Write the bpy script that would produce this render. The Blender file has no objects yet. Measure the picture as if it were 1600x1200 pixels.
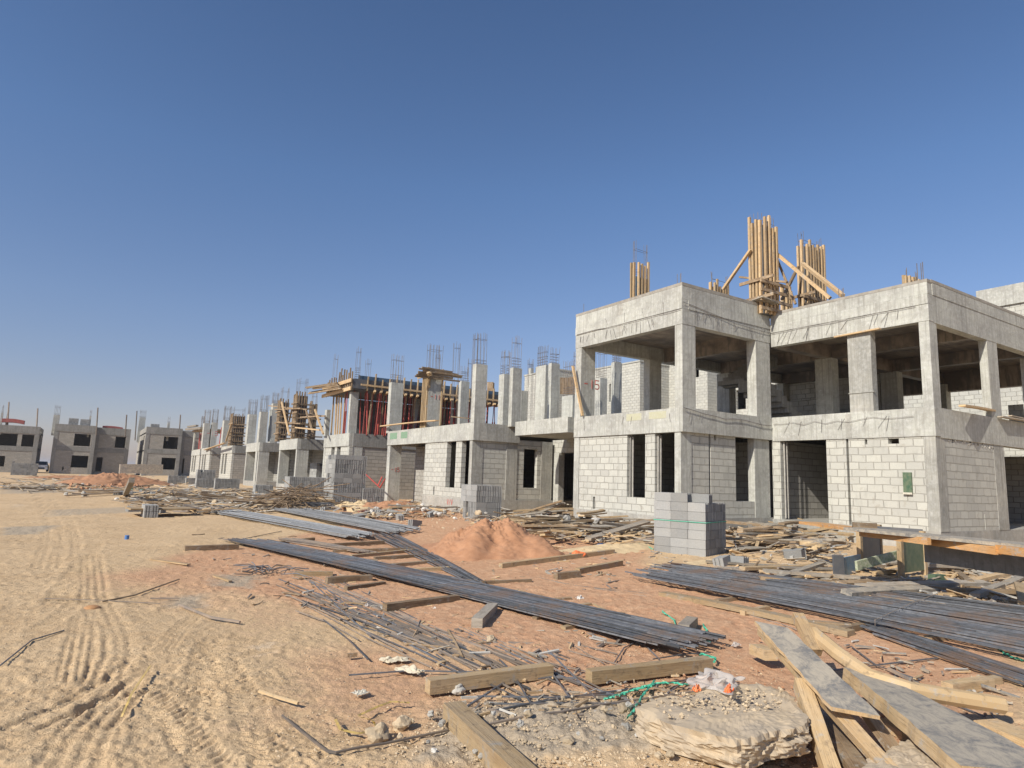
import bpy, bmesh, math, random
import numpy as np
from mathutils import Vector, Matrix, noise
random.seed(7); rng = np.random.default_rng(7)
R_ = math.radians
sc = bpy.context.scene
col = sc.collection

# ------------------------------------------------------------------ camera
F = 1010.0; PX, PY = 800.0, 600.0
RM = np.array([[0.83761018, -0.10763533, -0.53555936],
               [-0.54518408, -0.10297076, -0.83196835],
               [0.03440223, 0.9888436, -0.14493042]])
CAM = np.array([0, 0, 1.6])
cd = bpy.data.cameras.new('camera'); cam = bpy.data.objects.new('camera', cd); col.objects.link(cam)
cd.sensor_width = 36; cd.lens = F / 1600 * 36; cd.clip_start = 0.05; cd.clip_end = 9000
cam.matrix_world = Matrix([list(RM[i]) + [CAM[i]] for i in range(3)] + [[0, 0, 0, 1]])
sc.camera = cam

# ------------------------------------------------------------------ light
SUN_TO = Vector((-1.0, -0.25, 0.74)).normalized()
el = math.asin(SUN_TO.z); az = math.atan2(SUN_TO.x, SUN_TO.y)
w = bpy.data.worlds.new('World'); sc.world = w; w.use_nodes = True
nt = w.node_tree; nt.nodes.clear()
sky = nt.nodes.new('ShaderNodeTexSky'); sky.sky_type = 'NISHITA'; sky.sun_disc = False
sky.sun_elevation = el; sky.sun_rotation = az
sky.altitude = 600; sky.air_density = 1.0; sky.dust_density = 0.9; sky.ozone_density = 3.5
bg = nt.nodes.new('ShaderNodeBackground'); bg.inputs[1].default_value = 0.117
out = nt.nodes.new('ShaderNodeOutputWorld')
tc = nt.nodes.new('ShaderNodeTexCoord'); sx = nt.nodes.new('ShaderNodeSeparateXYZ'); nt.links.new(tc.outputs['Generated'], sx.inputs[0])
cr = nt.nodes.new('ShaderNodeValToRGB'); nt.links.new(sx.outputs[2], cr.inputs[0]); e_ = cr.color_ramp.elements
while len(e_) < 5: e_.new(.5)
for k_, (p_, c_) in enumerate([(0.0, (.86, .70, .76)), (.10, (.90, .74, .75)), (.22, (.93, .85, .88)), (.42, (.86, .92, 1.0)), (.75, (.70, .79, .90))]): e_[k_].position = p_; e_[k_].color = (*c_, 1)
mx = nt.nodes.new('ShaderNodeMix'); mx.data_type = 'RGBA'; mx.blend_type = 'MULTIPLY'; mx.inputs[0].default_value = 1   # dusty desert air: tints the clear-sky model
nt.links.new(sky.outputs[0], mx.inputs[6]); nt.links.new(cr.outputs[0], mx.inputs[7])
nt.links.new(mx.outputs[2], bg.inputs[0]); nt.links.new(bg.outputs[0], out.inputs[0])
sd = bpy.data.lights.new('sun', 'SUN'); sd.energy = 5.0; sd.angle = R_(0.5); sd.color = (1, 0.93, 0.82)
so = bpy.data.objects.new('sun', sd); col.objects.link(so); so.rotation_euler = SUN_TO.to_track_quat('Z', 'Y').to_euler()
so.location = (-20, -10, 30)
sc.view_settings.view_transform = 'Standard'; sc.view_settings.look = 'None'
sc.view_settings.gamma = 1; sc.view_settings.exposure = 0.17

# ------------------------------------------------------------------ unprojection
def ray(u, v): return RM @ np.array([u - PX, -(v - PY), -F])
def onz(u, v, z): r = ray(u, v); return CAM + r * ((z - CAM[2]) / r[2])
def onx(u, v, x): r = ray(u, v); return CAM + r * (x / r[0])
def ony(u, v, y): r = ray(u, v); return CAM + r * (y / r[1])
def sstep(a, b, x):
    t = np.clip((x - a) / (b - a), 0, 1); return t * t * (3 - 2 * t)
MOUNDS = []      # (x, y, radius, height) gentle swells that belong to the terrain
def ground(x, y):
    z = 0.20 * sstep(4, 12, x) + 0.10 * sstep(14, 60, y) - 0.0 * x
    for mx, my, mr, mh in MOUNDS:
        d2 = ((x - mx) ** 2 + (y - my) ** 2) / (mr * mr); z = z + mh * np.exp(-d2 * 2)
    return z
def at(u, v, dz=0.0):
    z = 0.1
    for _ in range(12):
        p = onz(u, v, z); z = float(ground(p[0], p[1])) + dz
    return onz(u, v, z)
for (u, v, r, h) in [(900, 1150, 1.0, .10), (560, 1180, .5, .05), (1100, 1190, .5, .06), (640, 800, 1.6, .12), (1240, 880, 1.2, .08), (1000, 860, 1.6, .07), (200, 775, 3, .12), (480, 790, 2.5, .1), (900, 828, 1.5, .2), (1230, 838, 1.2, .22), (960, 812, 1.2, .15), (1215, 815, .7, .3)]:
    p = onz(u, v, 0.1); MOUNDS.append((p[0], p[1], r, h))

# ------------------------------------------------------------------ materials
MATS = {}
def newmat(name):
    m = bpy.data.materials.new(name); m.use_nodes = True; MATS[name] = m
    t = m.node_tree; return m, t, t.nodes['Principled BSDF'], t.nodes, t.links
def nd(t, k, **kw):
    n = t.nodes.new(k)
    for a, b in kw.items(): setattr(n, a, b)
    return n
def ramp(t, src, stops):
    r = t.nodes.new('ShaderNodeValToRGB'); t.links.new(src, r.inputs[0])
    e = r.color_ramp.elements
    while len(e) < len(stops): e.new(0.5)
    for i, (p, c) in enumerate(stops):
        e[i].position = p; e[i].color = (c, c, c, 1) if isinstance(c, (int, float)) else (*c, 1)
    return r
def noise_n(t, vec, scale, detail=4, rough=.55, dist=0.0):
    n = t.nodes.new('ShaderNodeTexNoise'); n.inputs['Scale'].default_value = scale
    n.inputs['Detail'].default_value = detail; n.inputs['Roughness'].default_value = rough
    n.inputs['Distortion'].default_value = dist
    if vec is not None: t.links.new(vec, n.inputs['Vector'])
    return n
def mixc(t, fac, a, b, mode='MIX'):
    m = t.nodes.new('ShaderNodeMix'); m.data_type = 'RGBA'; m.blend_type = mode
    for s, x in ((m.inputs[0], fac), (m.inputs[6], a), (m.inputs[7], b)):
        if hasattr(x, 'is_output'): t.links.new(x, s)
        elif isinstance(x, (int, float)): s.default_value = x
        else: s.default_value = (*x, 1)
    return m.outputs[2]
def mapping(t, src, scale):
    m = t.nodes.new('ShaderNodeMapping'); m.inputs['Scale'].default_value = scale; t.links.new(src, m.inputs[0]); return m.outputs[0]
def bump(t, h, dist, strength=1.0, prev=None):
    b = t.nodes.new('ShaderNodeBump'); b.inputs['Distance'].default_value = dist; b.inputs['Strength'].default_value = strength
    t.links.new(h, b.inputs['Height'])
    if prev is not None: t.links.new(prev, b.inputs['Normal'])
    return b.outputs[0]
def geo(t): return t.nodes.new('ShaderNodeNewGeometry').outputs['Position']
def uvn(t): return t.nodes.new('ShaderNodeUVMap').outputs[0]
def rnd(t): return t.nodes.new('ShaderNodeObjectInfo').outputs['Random']

def concrete(name, base, streak=.35, var=.2, warm=(1, 1.01, .89)):
    m, t, b, n, l = newmat(name)
    g = geo(t)
    n1 = noise_n(t, g, .9, 5, .6); n2 = noise_n(t, g, 9, 5, .65)
    st = noise_n(t, mapping(t, g, (9, 9, .35)), 1.5, 5, .65, .3); st2 = noise_n(t, mapping(t, g, (26, 26, .5)), 1.0, 4, .6, .2)
    bd = noise_n(t, mapping(t, g, (.4, .4, 9)), 1.0, 3, .5); n4 = noise_n(t, g, 3.1, 6, .72, .6)
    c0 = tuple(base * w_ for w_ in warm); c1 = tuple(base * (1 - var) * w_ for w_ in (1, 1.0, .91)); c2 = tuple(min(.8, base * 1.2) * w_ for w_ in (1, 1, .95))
    c = mixc(t, ramp(t, n1.outputs[0], [(.35, 0), (.65, 1)]).outputs[0], c0, c1)
    c = mixc(t, ramp(t, n2.outputs[0], [(.45, 0), (.75, .7)]).outputs[0], c, c2)
    c = mixc(t, ramp(t, n4.outputs[0], [(.54, 0), (.60, .55), (.70, .2)]).outputs[0], c, tuple(base * .62 * w_ for w_ in (1, .97, .86)))
    c = mixc(t, ramp(t, st.outputs[0], [(.50, 0), (.66, streak)]).outputs[0], c, tuple(base * .5 * w_ for w_ in (1, .97, .86)))
    c = mixc(t, ramp(t, st2.outputs[0], [(.56, 0), (.64, streak * .8)]).outputs[0], c, tuple(base * .55 * w_ for w_ in (1, .96, .84)))
    c = mixc(t, ramp(t, bd.outputs[0], [(.5, 0), (.66, .35)]).outputs[0], c, tuple(base * .7 * w_ for w_ in (1, .98, .9)))
    v = t.nodes.new('ShaderNodeTexVoronoi'); v.inputs['Scale'].default_value = 5; l.new(g, v.inputs['Vector'])
    c = mixc(t, ramp(t, v.outputs['Distance'], [(.03, .7), (.07, 0)]).outputs[0], c, tuple(base * .4 for _ in range(3)))
    l.new(c, b.inputs['Base Color']); b.inputs['Roughness'].default_value = .9
    n3 = noise_n(t, g, 45, 4, .7)
    l.new(bump(t, n3.outputs[0], .006, .5, bump(t, n2.outputs[0], .02, .5)), b.inputs['Normal'])
    return m
concrete('concrete', .485, .6, .32); concrete('concrete_rough', .43, .7, .4, (1, .97, .84)); concrete('concrete_dark', .27, .6, .3, (1, .97, .9))  # concrete_dark has shade put into its colour on side beams and far frames
concrete('plinth', .40, .3, .35, (1, .94, .82)); 
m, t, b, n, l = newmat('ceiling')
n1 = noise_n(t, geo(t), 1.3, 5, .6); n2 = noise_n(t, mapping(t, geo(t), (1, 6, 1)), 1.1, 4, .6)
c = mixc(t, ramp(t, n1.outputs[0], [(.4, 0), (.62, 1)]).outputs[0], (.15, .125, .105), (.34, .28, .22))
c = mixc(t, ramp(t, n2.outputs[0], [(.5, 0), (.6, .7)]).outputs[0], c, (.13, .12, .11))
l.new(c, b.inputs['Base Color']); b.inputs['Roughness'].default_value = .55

def blockwall(name, c1, c2, mort):
    m, t, b, n, l = newmat(name)
    uv = uvn(t); g = geo(t)
    wob = noise_n(t, g, 3.0, 3)
    vm = t.nodes.new('ShaderNodeVectorMath'); vm.operation = 'MULTIPLY_ADD'
    l.new(wob.outputs['Color'], vm.inputs[0]); vm.inputs[1].default_value = (.06, .045, 0); l.new(uv, vm.inputs[2])
    br = t.nodes.new('ShaderNodeTexBrick'); l.new(vm.outputs[0], br.inputs['Vector'])
    br.inputs['Scale'].default_value = 1; br.inputs['Brick Width'].default_value = .41; br.inputs['Row Height'].default_value = .2
    br.inputs['Mortar Size'].default_value = .011; br.inputs['Mortar Smooth'].default_value = .35; br.inputs['Bias'].default_value = 0
    br.inputs['Color1'].default_value = (*c1, 1); br.inputs['Color2'].default_value = (*c2, 1); br.inputs['Mortar'].default_value = (*mort, 1)
    n1 = noise_n(t, g, 1.2, 5, .6); n2 = noise_n(t, g, 22, 4, .7)
    sm = noise_n(t, g, 4, 4, .6)
    c = mixc(t, ramp(t, n1.outputs[0], [(.45, 0), (.75, .5)]).outputs[0], br.outputs['Color'], tuple(x * .75 for x in c1))
    c = mixc(t, ramp(t, n2.outputs[0], [(.4, .25), (.7, 0)]).outputs[0], c, tuple(x * .7 for x in c1))
    c = mixc(t, ramp(t, sm.outputs[0], [(.6, 0), (.68, .7)]).outputs[0], c, (.36, .34, .29))   # smeared mortar
    dk = noise_n(t, mapping(t, g, (3, 3, .8)), 1.2, 5, .7, .4)
    c = mixc(t, ramp(t, dk.outputs[0], [(.55, 0), (.72, .5)]).outputs[0], c, tuple(x * .55 for x in c1))
    l.new(c, b.inputs['Base Color']); b.inputs['Roughness'].default_value = .95
    inv = t.nodes.new('ShaderNodeMath'); inv.operation = 'SUBTRACT'; inv.inputs[0].default_value = 1; l.new(br.outputs['Fac'], inv.inputs[1])
    l.new(bump(t, n2.outputs[0], .01, .6, bump(t, inv.outputs[0], .02, 1)), b.inputs['Normal'])
    return m
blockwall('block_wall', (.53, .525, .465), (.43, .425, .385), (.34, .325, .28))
blockwall('block_wall_shaded', (.40, .375, .33), (.31, .295, .255), (.21, .20, .17))  # darker copy with shade painted in, for unlit side faces and far villas
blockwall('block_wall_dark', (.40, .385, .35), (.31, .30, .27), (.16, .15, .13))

m, t, b, n, l = newmat('block')
n1 = noise_n(t, geo(t), 30, 4, .7); n2 = noise_n(t, geo(t), 2.5, 3)
c = mixc(t, n1.outputs[0], (.22, .225, .22), (.37, .37, .355)); c = mixc(t, ramp(t, n2.outputs[0], [(.4, 0), (.7, .5)]).outputs[0], c, (.34, .33, .30))
hs = nd(t, 'ShaderNodeHueSaturation'); l.new(c, hs.inputs['Color'])
mr = nd(t, 'ShaderNodeMapRange'); l.new(rnd(t), mr.inputs[0]); mr.inputs[3].default_value = .78; mr.inputs[4].default_value = 1.15; l.new(mr.outputs[0], hs.inputs['Value'])
l.new(hs.outputs[0], b.inputs['Base Color']); b.inputs['Roughness'].default_value = .95
l.new(bump(t, n1.outputs[0], .012, .8), b.inputs['Normal'])

def wood(name, a, c_, grain, rough=.75, dust=0.0):
    m, t, b, n, l = newmat(name)
    uv = uvn(t); r = rnd(t)
    cm = t.nodes.new('ShaderNodeCombineXYZ'); mu = nd(t, 'ShaderNodeMath', operation='MULTIPLY'); l.new(r, mu.inputs[0]); mu.inputs[1].default_value = 37.0
    l.new(mu.outputs[0], cm.inputs[0]); l.new(mu.outputs[0], cm.inputs[1])
    va = nd(t, 'ShaderNodeVectorMath', operation='ADD'); l.new(uv, va.inputs[0]); l.new(cm.outputs[0], va.inputs[1])
    g1 = noise_n(t, mapping(t, va.outputs[0], (1.3, 26, 26)), 1.6, 5, .65, .5)
    g2 = noise_n(t, mapping(t, va.outputs[0], (.9, 3, 3)), 1.5, 4, .6)
    g3 = noise_n(t, mapping(t, va.outputs[0], (5, 90, 90)), 1.5, 3, .6)
    c = mixc(t, ramp(t, g1.outputs[0], [(.3, 0), (.7, 1)]).outputs[0], a, c_)
    c = mixc(t, ramp(t, g2.outputs[0], [(.5, 0), (.72, .65)]).outputs[0], c, grain)
    c = mixc(t, ramp(t, g3.outputs[0], [(.55, 0), (.66, .55)]).outputs[0], c, tuple(x * .45 for x in grain))
    dn = noise_n(t, geo(t), 3, 5, .7)
    c = mixc(t, ramp(t, dn.outputs[0], [(.45, 0), (.65, dust)]).outputs[0], c, (.46, .36, .24))
    sp_ = noise_n(t, geo(t), 7, 6, .75, .5); c = mixc(t, ramp(t, sp_.outputs[0], [(.56, 0), (.64, .75)]).outputs[0], c, (.36, .335, .29))
    dk_ = noise_n(t, geo(t), 12, 5, .7); c = mixc(t, ramp(t, dk_.outputs[0], [(.55, 0), (.70, .6)]).outputs[0], c, tuple(x * .4 for x in grain))
    hs = nd(t, 'ShaderNodeHueSaturation'); l.new(c, hs.inputs['Color'])
    mr = nd(t, 'ShaderNodeMapRange'); l.new(r, mr.inputs[0]); mr.inputs[3].default_value = .65; mr.inputs[4].default_value = 1.2; l.new(mr.outputs[0], hs.inputs['Value'])
    l.new(hs.outputs[0], b.inputs['Base Color']); b.inputs['Roughness'].default_value = rough
    l.new(bump(t, g3.outputs[0], .003, .7, bump(t, g1.outputs[0], .006, .8)), b.inputs['Normal'])
    return m
wood('wood_new', (.62, .45, .25), (.48, .32, .16), (.34, .22, .12), .75, .35)
wood('wood_orange', (.60, .33, .12), (.46, .23, .08), (.32, .17, .07), .65, .35)
wood('wood_old', (.33, .23, .13), (.19, .125, .07), (.12, .085, .055), .85, .5)
wood('wood_grey', (.36, .32, .26), (.24, .21, .17), (.15, .13, .11), .9, .5)
wood('timber_tan', (.50, .37, .21), (.38, .26, .13), (.27, .18, .10), .85, .5)
# film-faced plywood: dark film worn and dusted
m, t, b, n, l = newmat('ply_film')
g = geo(t); n1 = noise_n(t, g, 6.5, 8, .75, .8); n2 = noise_n(t, mapping(t, uvn(t), (4, 45, 1)), 2, 5, .65); n3 = noise_n(t, g, 40, 4, .7)
c = mixc(t, ramp(t, n1.outputs[0], [(.38, 0), (.56, 1)]).outputs[0], (.17, .165, .155), (.40, .35, .27))
c = mixc(t, ramp(t, n2.outputs[0], [(.52, 0), (.70, .5)]).outputs[0], c, (.15, .145, .14))
c = mixc(t, ramp(t, n3.outputs[0], [(.5, 0), (.7, .6)]).outputs[0], c, (.42, .36, .27))
l.new(c, b.inputs['Base Color']); b.inputs['Roughness'].default_value = .6; l.new(bump(t, n3.outputs[0], .003, .5), b.inputs['Normal'])
def flat(name, c, c2=None, rough=.6, scale=8, metal=0, rv=0.0):
    m, t, b, n, l = newmat(name)
    n1 = noise_n(t, geo(t), scale, 5, .65)
    cc = mixc(t, ramp(t, n1.outputs[0], [(.35, 0), (.68, 1)]).outputs[0], c, c2 or tuple(x * .6 for x in c))
    if rv:
        hs = nd(t, 'ShaderNodeHueSaturation'); l.new(cc, hs.inputs['Color'])
        mr = nd(t, 'ShaderNodeMapRange'); l.new(rnd(t), mr.inputs[0]); mr.inputs[3].default_value = 1 - rv; mr.inputs[4].default_value = 1 + rv; l.new(mr.outputs[0], hs.inputs['Value']); cc = hs.outputs[0]
    l.new(cc, b.inputs['Base Color']); b.inputs['Roughness'].default_value = rough; b.inputs['Metallic'].default_value = metal
    l.new(bump(t, n1.outputs[0], .004, .4), b.inputs['Normal'])
    return m
flat('rebar', (.175, .18, .19), (.095, .10, .105), .5, 14, .3, .45)
for _n in ('rebar',):
    _m = MATS[_n]; _t = _m.node_tree; _b = _t.nodes['Principled BSDF']; _src = _b.inputs['Base Color'].links[0].from_socket
    _r = noise_n(_t, geo(_t), 1.7, 5, .7); _t.links.new(mixc(_t, ramp(_t, _r.outputs[0], [(.5, 0), (.62, .65)]).outputs[0], _src, (.20, .13, .085)), _b.inputs['Base Color'])
flat('rebar_dusty', (.27, .21, .155), (.14, .125, .115), .75, 5, .1, .4)
flat('rebar_far', (.33, .335, .335), (.20, .205, .205), .6, 6, .15, .35)
flat('mossy_board', (.50, .50, .38), (.20, .27, .13), .9, 26)
flat('rebar_thin', (.20, .18, .17), (.12, .10, .09), .7, 5, .2, .2)
flat('red_paint', (.38, .06, .045), (.24, .05, .04), .6, 3, 0, .5)
flat('red_cloth', (.36, .10, .09), (.26, .10, .09), .9, 3)
flat('slab_chunk', (.46, .365, .245), (.36, .30, .225), .95, 5)
flat('concrete_grime', (.25, .225, .185), (.36, .34, .30), .95, 5)
flat('dark_form', (.075, .085, .10), (.13, .125, .12), .6, 4)
flat('blue_form', (.045, .10, .17), (.09, .13, .17), .6, 3)
flat('blue_ply', (.10, .24, .38), (.25, .33, .38), .5, 9)
flat('green_ply', (.05, .11, .065), (.15, .18, .11), .5, 9)
flat('green_twine', (.05, .38, .24), (.10, .48, .32), .6, 30)
flat('green_paint', (.16, .27, .18), (.22, .32, .22), .9, 20)
flat('moss_stain', (.44, .43, .29), (.47, .46, .36), .9, 12)
flat('yellow_strap', (.48, .34, .10), (.40, .28, .10), .5, 20)
flat('cloth', (.62, .55, .42), (.48, .42, .30), .9, 10)
flat('paper', (.60, .56, .46), (.40, .38, .32), .8, 18)
flat('red_spray', (.42, .08, .07), (.50, .14, .11), .9, 30)
flat('stone', (.48, .38, .25), (.35, .28, .19), .95, 7, 0, .25)
flat('clod', (.56, .44, .29), (.42, .33, .22), .95, 3)
flat('stone_grey', (.42, .40, .36), (.28, .27, .24), .95, 9, 0, .3)
flat('stone_white', (.62, .60, .55), (.45, .43, .39), .95, 9, 0, .3)
flat('tan_stone', (.45, .24, .10), (.34, .18, .09), .8, 9)
flat('sand_red', (.42, .225, .125), (.33, .165, .085), .98, 6)
flat('sand_pale', (.60, .46, .27), (.48, .36, .21), .98, 5)
flat('car_white', (.75, .75, .73), (.70, .70, .68), .3, 3)
flat('glass_dark', (.03, .035, .04), (.05, .05, .05), .1, 3)
flat('tyre', (.03, .03, .03), (.04, .04, .04), .9, 9)
flat('blue_plastic', (.06, .16, .42), (.08, .2, .45), .4, 9)
flat('orange_plastic', (.75, .14, .05), (.65, .25, .08), .4, 9)
flat('twig', (.24, .17, .10), (.14, .10, .07), .9, 9, 0, .3)
m, t, b, n, l = newmat('clear_plastic')
n1 = noise_n(t, geo(t), 14, 4); l.new(mixc(t, n1.outputs[0], (.62, .55, .48), (.70, .66, .62)), b.inputs['Base Color']); b.inputs['Roughness'].default_value = .25
b.inputs['Alpha'].default_value = .45

# soil: colour regions come from a vertex attribute (kinds of earth), grain is procedural
m, t, b, n, l = newmat('soil')
g = geo(t)
at_ = t.nodes.new('ShaderNodeAttribute'); at_.attribute_name = 'earth'
sp = t.nodes.new('ShaderNodeSeparateColor'); l.new(at_.outputs['Color'], sp.inputs[0])
nb = noise_n(t, g, .8, 6, .65); nf = noise_n(t, g, 7, 6, .7); nv = noise_n(t, g, 60, 4, .75)
c = mixc(t, ramp(t, nb.outputs[0], [(.35, 0), (.65, 1)]).outputs[0], (.60, .435, .26), (.52, .365, .21))
c = mixc(t, ramp(t, nf.outputs[0], [(.45, 0), (.75, .7)]).outputs[0], c, (.63, .485, .31))
redc = mixc(t, ramp(t, nf.outputs[0], [(.35, 0), (.7, 1)]).outputs[0], (.49, .27, .155), (.60, .385, .235))
md = nd(t, 'ShaderNodeMath', operation='MULTIPLY_ADD'); l.new(nf.outputs[0], md.inputs[0]); md.inputs[1].default_value = .9; md.inputs[2].default_value = -.45
ad = nd(t, 'ShaderNodeMath', operation='ADD'); l.new(sp.outputs[0], ad.inputs[0]); l.new(md.outputs[0], ad.inputs[1])
c = mixc(t, ramp(t, ad.outputs[0], [(.3, 0), (.75, 1)]).outputs[0], c, redc)
ad2 = nd(t, 'ShaderNodeMath', operation='ADD'); l.new(sp.outputs[1], ad2.inputs[0]); l.new(md.outputs[0], ad2.inputs[1])
c = mixc(t, ramp(t, ad2.outputs[0], [(.35, 0), (.8, .9)]).outputs[0], c, (.40, .335, .25))
ad3 = nd(t, 'ShaderNodeMath', operation='ADD'); l.new(sp.outputs[2], ad3.inputs[0]); l.new(md.outputs[0], ad3.inputs[1])
c = mixc(t, ramp(t, ad3.outputs[0], [(.4, 0), (.8, .8)]).outputs[0], c, (.62, .54, .43))
c = mixc(t, ramp(t, nv.outputs[0], [(.3, .35), (.5, 0)]).outputs[0], c, (.30, .21, .12))
l.new(c, b.inputs['Base Color']); b.inputs['Roughness'].default_value = 1.0; b.inputs['Specular IOR Level'].default_value = .15
l.new(bump(t, nv.outputs[0], .012, .8, bump(t, nf.outputs[0], .05, .7)), b.inputs['Normal'])

# ------------------------------------------------------------------ mesh helpers
def tag(o, label=None, cat=None, group=None, kind=None):
    if label: o['label'] = label
    if cat: o['category'] = cat
    if group: o['group'] = group
    if kind: o['kind'] = kind
    return o
BOXF = [((0, 1, 3, 2), 0), ((4, 6, 7, 5), 0), ((0, 4, 5, 1), 1), ((2, 3, 7, 6), 1), ((0, 2, 6, 4), 2), ((1, 5, 7, 3), 2)]
class MB:
    def __init__(s): s.v = []; s.f = []; s.uv = []; s.m = []
    def box(s, x0, x1, y0, y1, z0, z1, mi=0):
        k = len(s.v); P = [(x, y, z) for x in (x0, x1) for y in (y0, y1) for z in (z0, z1)]
        s.v += P
        for q, a in BOXF:
            s.f.append(tuple(k + i for i in q)); s.m.append(mi)
            for i in q:
                p = P[i]; s.uv.append((p[1], p[2]) if a == 0 else (p[0], p[2]) if a == 1 else (p[0], p[1]))
        return s
    def bar(s, a, b_, w, h, roll=0.0, mi=0, seg=1, warp=0.0, taper=0.0):
        a = Vector(a); b_ = Vector(b_); d = b_ - a; L = d.length; X = d.normalized()
        up = Vector((0, 0, 1)) if abs(X.z) < .95 else Vector((0, 1, 0))
        Y = up.cross(X).normalized(); Z = X.cross(Y)
        if roll: q = Matrix.Rotation(roll, 3, X); Y = q @ Y; Z = q @ Z
        k = len(s.v); rings = []
        for i in range(seg + 1):
            tt = i / seg; c = a + d * tt + Z * (warp * math.sin(math.pi * tt)); f_ = 1 - taper * tt
            for sy, sz in ((-1, -1), (1, -1), (1, 1), (-1, 1)):
                jt = random.uniform(-.03, .03) if seg > 1 else 0
                s.v.append(tuple(c + Y * (sy * w / 2 * f_ * (1 + jt)) + Z * (sz * h / 2 * f_ * (1 + jt))))
        for i in range(seg):
            for j in range(4):
                j2 = (j + 1) % 4; o = k + i * 4
                s.f.append((o + j, o + j2, o + 4 + j2, o + 4 + j)); s.m.append(mi)
                wv = (0, w) if j % 2 == 0 else (0, h)
                u0, u1 = L * i / seg, L * (i + 1) / seg
                s.uv += [(u0, wv[0] + j), (u0, wv[1] + j), (u1, wv[1] + j), (u1, wv[0] + j)]
        o = k + seg * 4
        s.f += [(k + 3, k + 2, k + 1, k), (o, o + 1, o + 2, o + 3)]; s.m += [mi, mi]
        s.uv += [(0, 0), (w, 0), (w, h), (0, h)] * 2
        return s
    def tube(s, pts, r, n=5, mi=0):
        k = len(s.v); pts = [Vector(p) for p in pts]; m_ = len(pts)
        for i, p in enumerate(pts):
            d = (pts[min(i + 1, m_ - 1)] - pts[max(i - 1, 0)]).normalized()
            up = Vector((0, 0, 1)) if abs(d.z) < .9 else Vector((1, 0, 0))
            Y = up.cross(d).normalized(); Z = d.cross(Y)
            for j in range(n):
                a = 2 * math.pi * j / n; s.v.append(tuple(p + Y * (r * math.cos(a)) + Z * (r * math.sin(a))))
        for i in range(m_ - 1):
            for j in range(n):
                j2 = (j + 1) % n; s.f.append((k + i * n + j, k + i * n + j2, k + (i + 1) * n + j2, k + (i + 1) * n + j)); s.m.append(mi); s.uv += [(0, 0)] * 4
        s.f.append(tuple(k + j for j in range(n))[::-1]); s.f.append(tuple(k + (m_ - 1) * n + j for j in range(n))); s.m += [mi, mi]; s.uv += [(0, 0)] * (2 * n)
        return s
    def poly(s, pts, mi=0):
        k = len(s.v); s.v += [tuple(p) for p in pts]; s.f.append(tuple(range(k, k + len(pts)))); s.m.append(mi); s.uv += [(p[0], p[1]) for p in pts]; return s
    def build(s, name, mat, parent=None, org=None, smooth=False):
        me = bpy.data.meshes.new(name)
        if org is None:
            if parent is not None: org = tuple(parent['_org'])
            else:
                A = np.array(s.v); org = ((A[:, 0].min() + A[:, 0].max()) / 2, (A[:, 1].min() + A[:, 1].max()) / 2, A[:, 2].min())
        V = [(a - org[0], b_ - org[1], c_ - org[2]) for a, b_, c_ in s.v]
        me.from_pydata(V, [], s.f)
        ul = me.uv_layers.new(name='UVMap')
        ul.data.foreach_set('uv', [c_ for p in s.uv for c_ in p])
        mats = mat if isinstance(mat, (list, tuple)) else [mat]
        for mm in mats: me.materials.append(MATS[mm])
        if len(mats) > 1: me.polygons.foreach_set('material_index', s.m)
        if smooth: me.polygons.foreach_set('use_smooth', [True] * len(me.polygons))
        o = bpy.data.objects.new(name, me); col.objects.link(o)
        if parent is not None:
            o.parent = parent; ORG[o.name] = org; o['_org'] = org
        else:
            o.location = org; o['_org'] = org
        return o
ORG = {}
def thing(name, loc, label, cat, group=None):
    o = bpy.data.objects.new(name, None); col.objects.link(o); o.location = loc; o['_org'] = tuple(float(x) for x in loc); o.empty_display_size = .3
    return tag(o, label, cat, group)
def copy_tree(o, parent=None):
    c = o.copy(); col.objects.link(c); c.parent = parent
    for ch in o.children: copy_tree(ch, c)
    return c

# ------------------------------------------------------------------ terrain
def vnoise(x, y, seed):
    xi = np.floor(x).astype(np.int64); yi = np.floor(y).astype(np.int64); fx = x - xi; fy = y - yi
    def h(a, b_):
        n_ = (a * 374761393 + b_ * 668265263 + seed * 1442695041) & 0xffffffff
        n_ = ((n_ ^ (n_ >> 13)) * 1274126177) & 0xffffffff
        return ((n_ ^ (n_ >> 16)) & 0xffff) / 65535.0
    fx = fx * fx * (3 - 2 * fx); fy = fy * fy * (3 - 2 * fy)
    return (h(xi, yi) * (1 - fx) + h(xi + 1, yi) * fx) * (1 - fy) + (h(xi, yi + 1) * (1 - fx) + h(xi + 1, yi + 1) * fx) * fy
def inpoly(x, y, P):
    r = np.zeros(x.shape, bool); j = len(P) - 1
    for i in range(len(P)):
        xi, yi = P[i]; xj, yj = P[j]
        c_ = ((yi > y) != (yj > y)) & (x < (xj - xi) * (y - yi) / (yj - yi + 1e-12) + xi); r ^= c_; j = i
    return r
def polyw(x, y, P, soft):
    d = np.full(x.shape, 1e9); j = len(P) - 1
    for i in range(len(P)):
        ax, ay = P[j]; bx, by = P[i]; dx, dy = bx - ax, by - ay
        t_ = np.clip(((x - ax) * dx + (y - ay) * dy) / (dx * dx + dy * dy + 1e-9), 0, 1)
        d = np.minimum(d, np.hypot(x - ax - t_ * dx, y - ay - t_ * dy)); j = i
    ins = inpoly(x, y, P); return np.clip(.5 + np.where(ins, d, -d) / soft, 0, 1)
def W(pts): return [tuple(at(u, v)[:2]) for u, v in pts]
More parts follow.
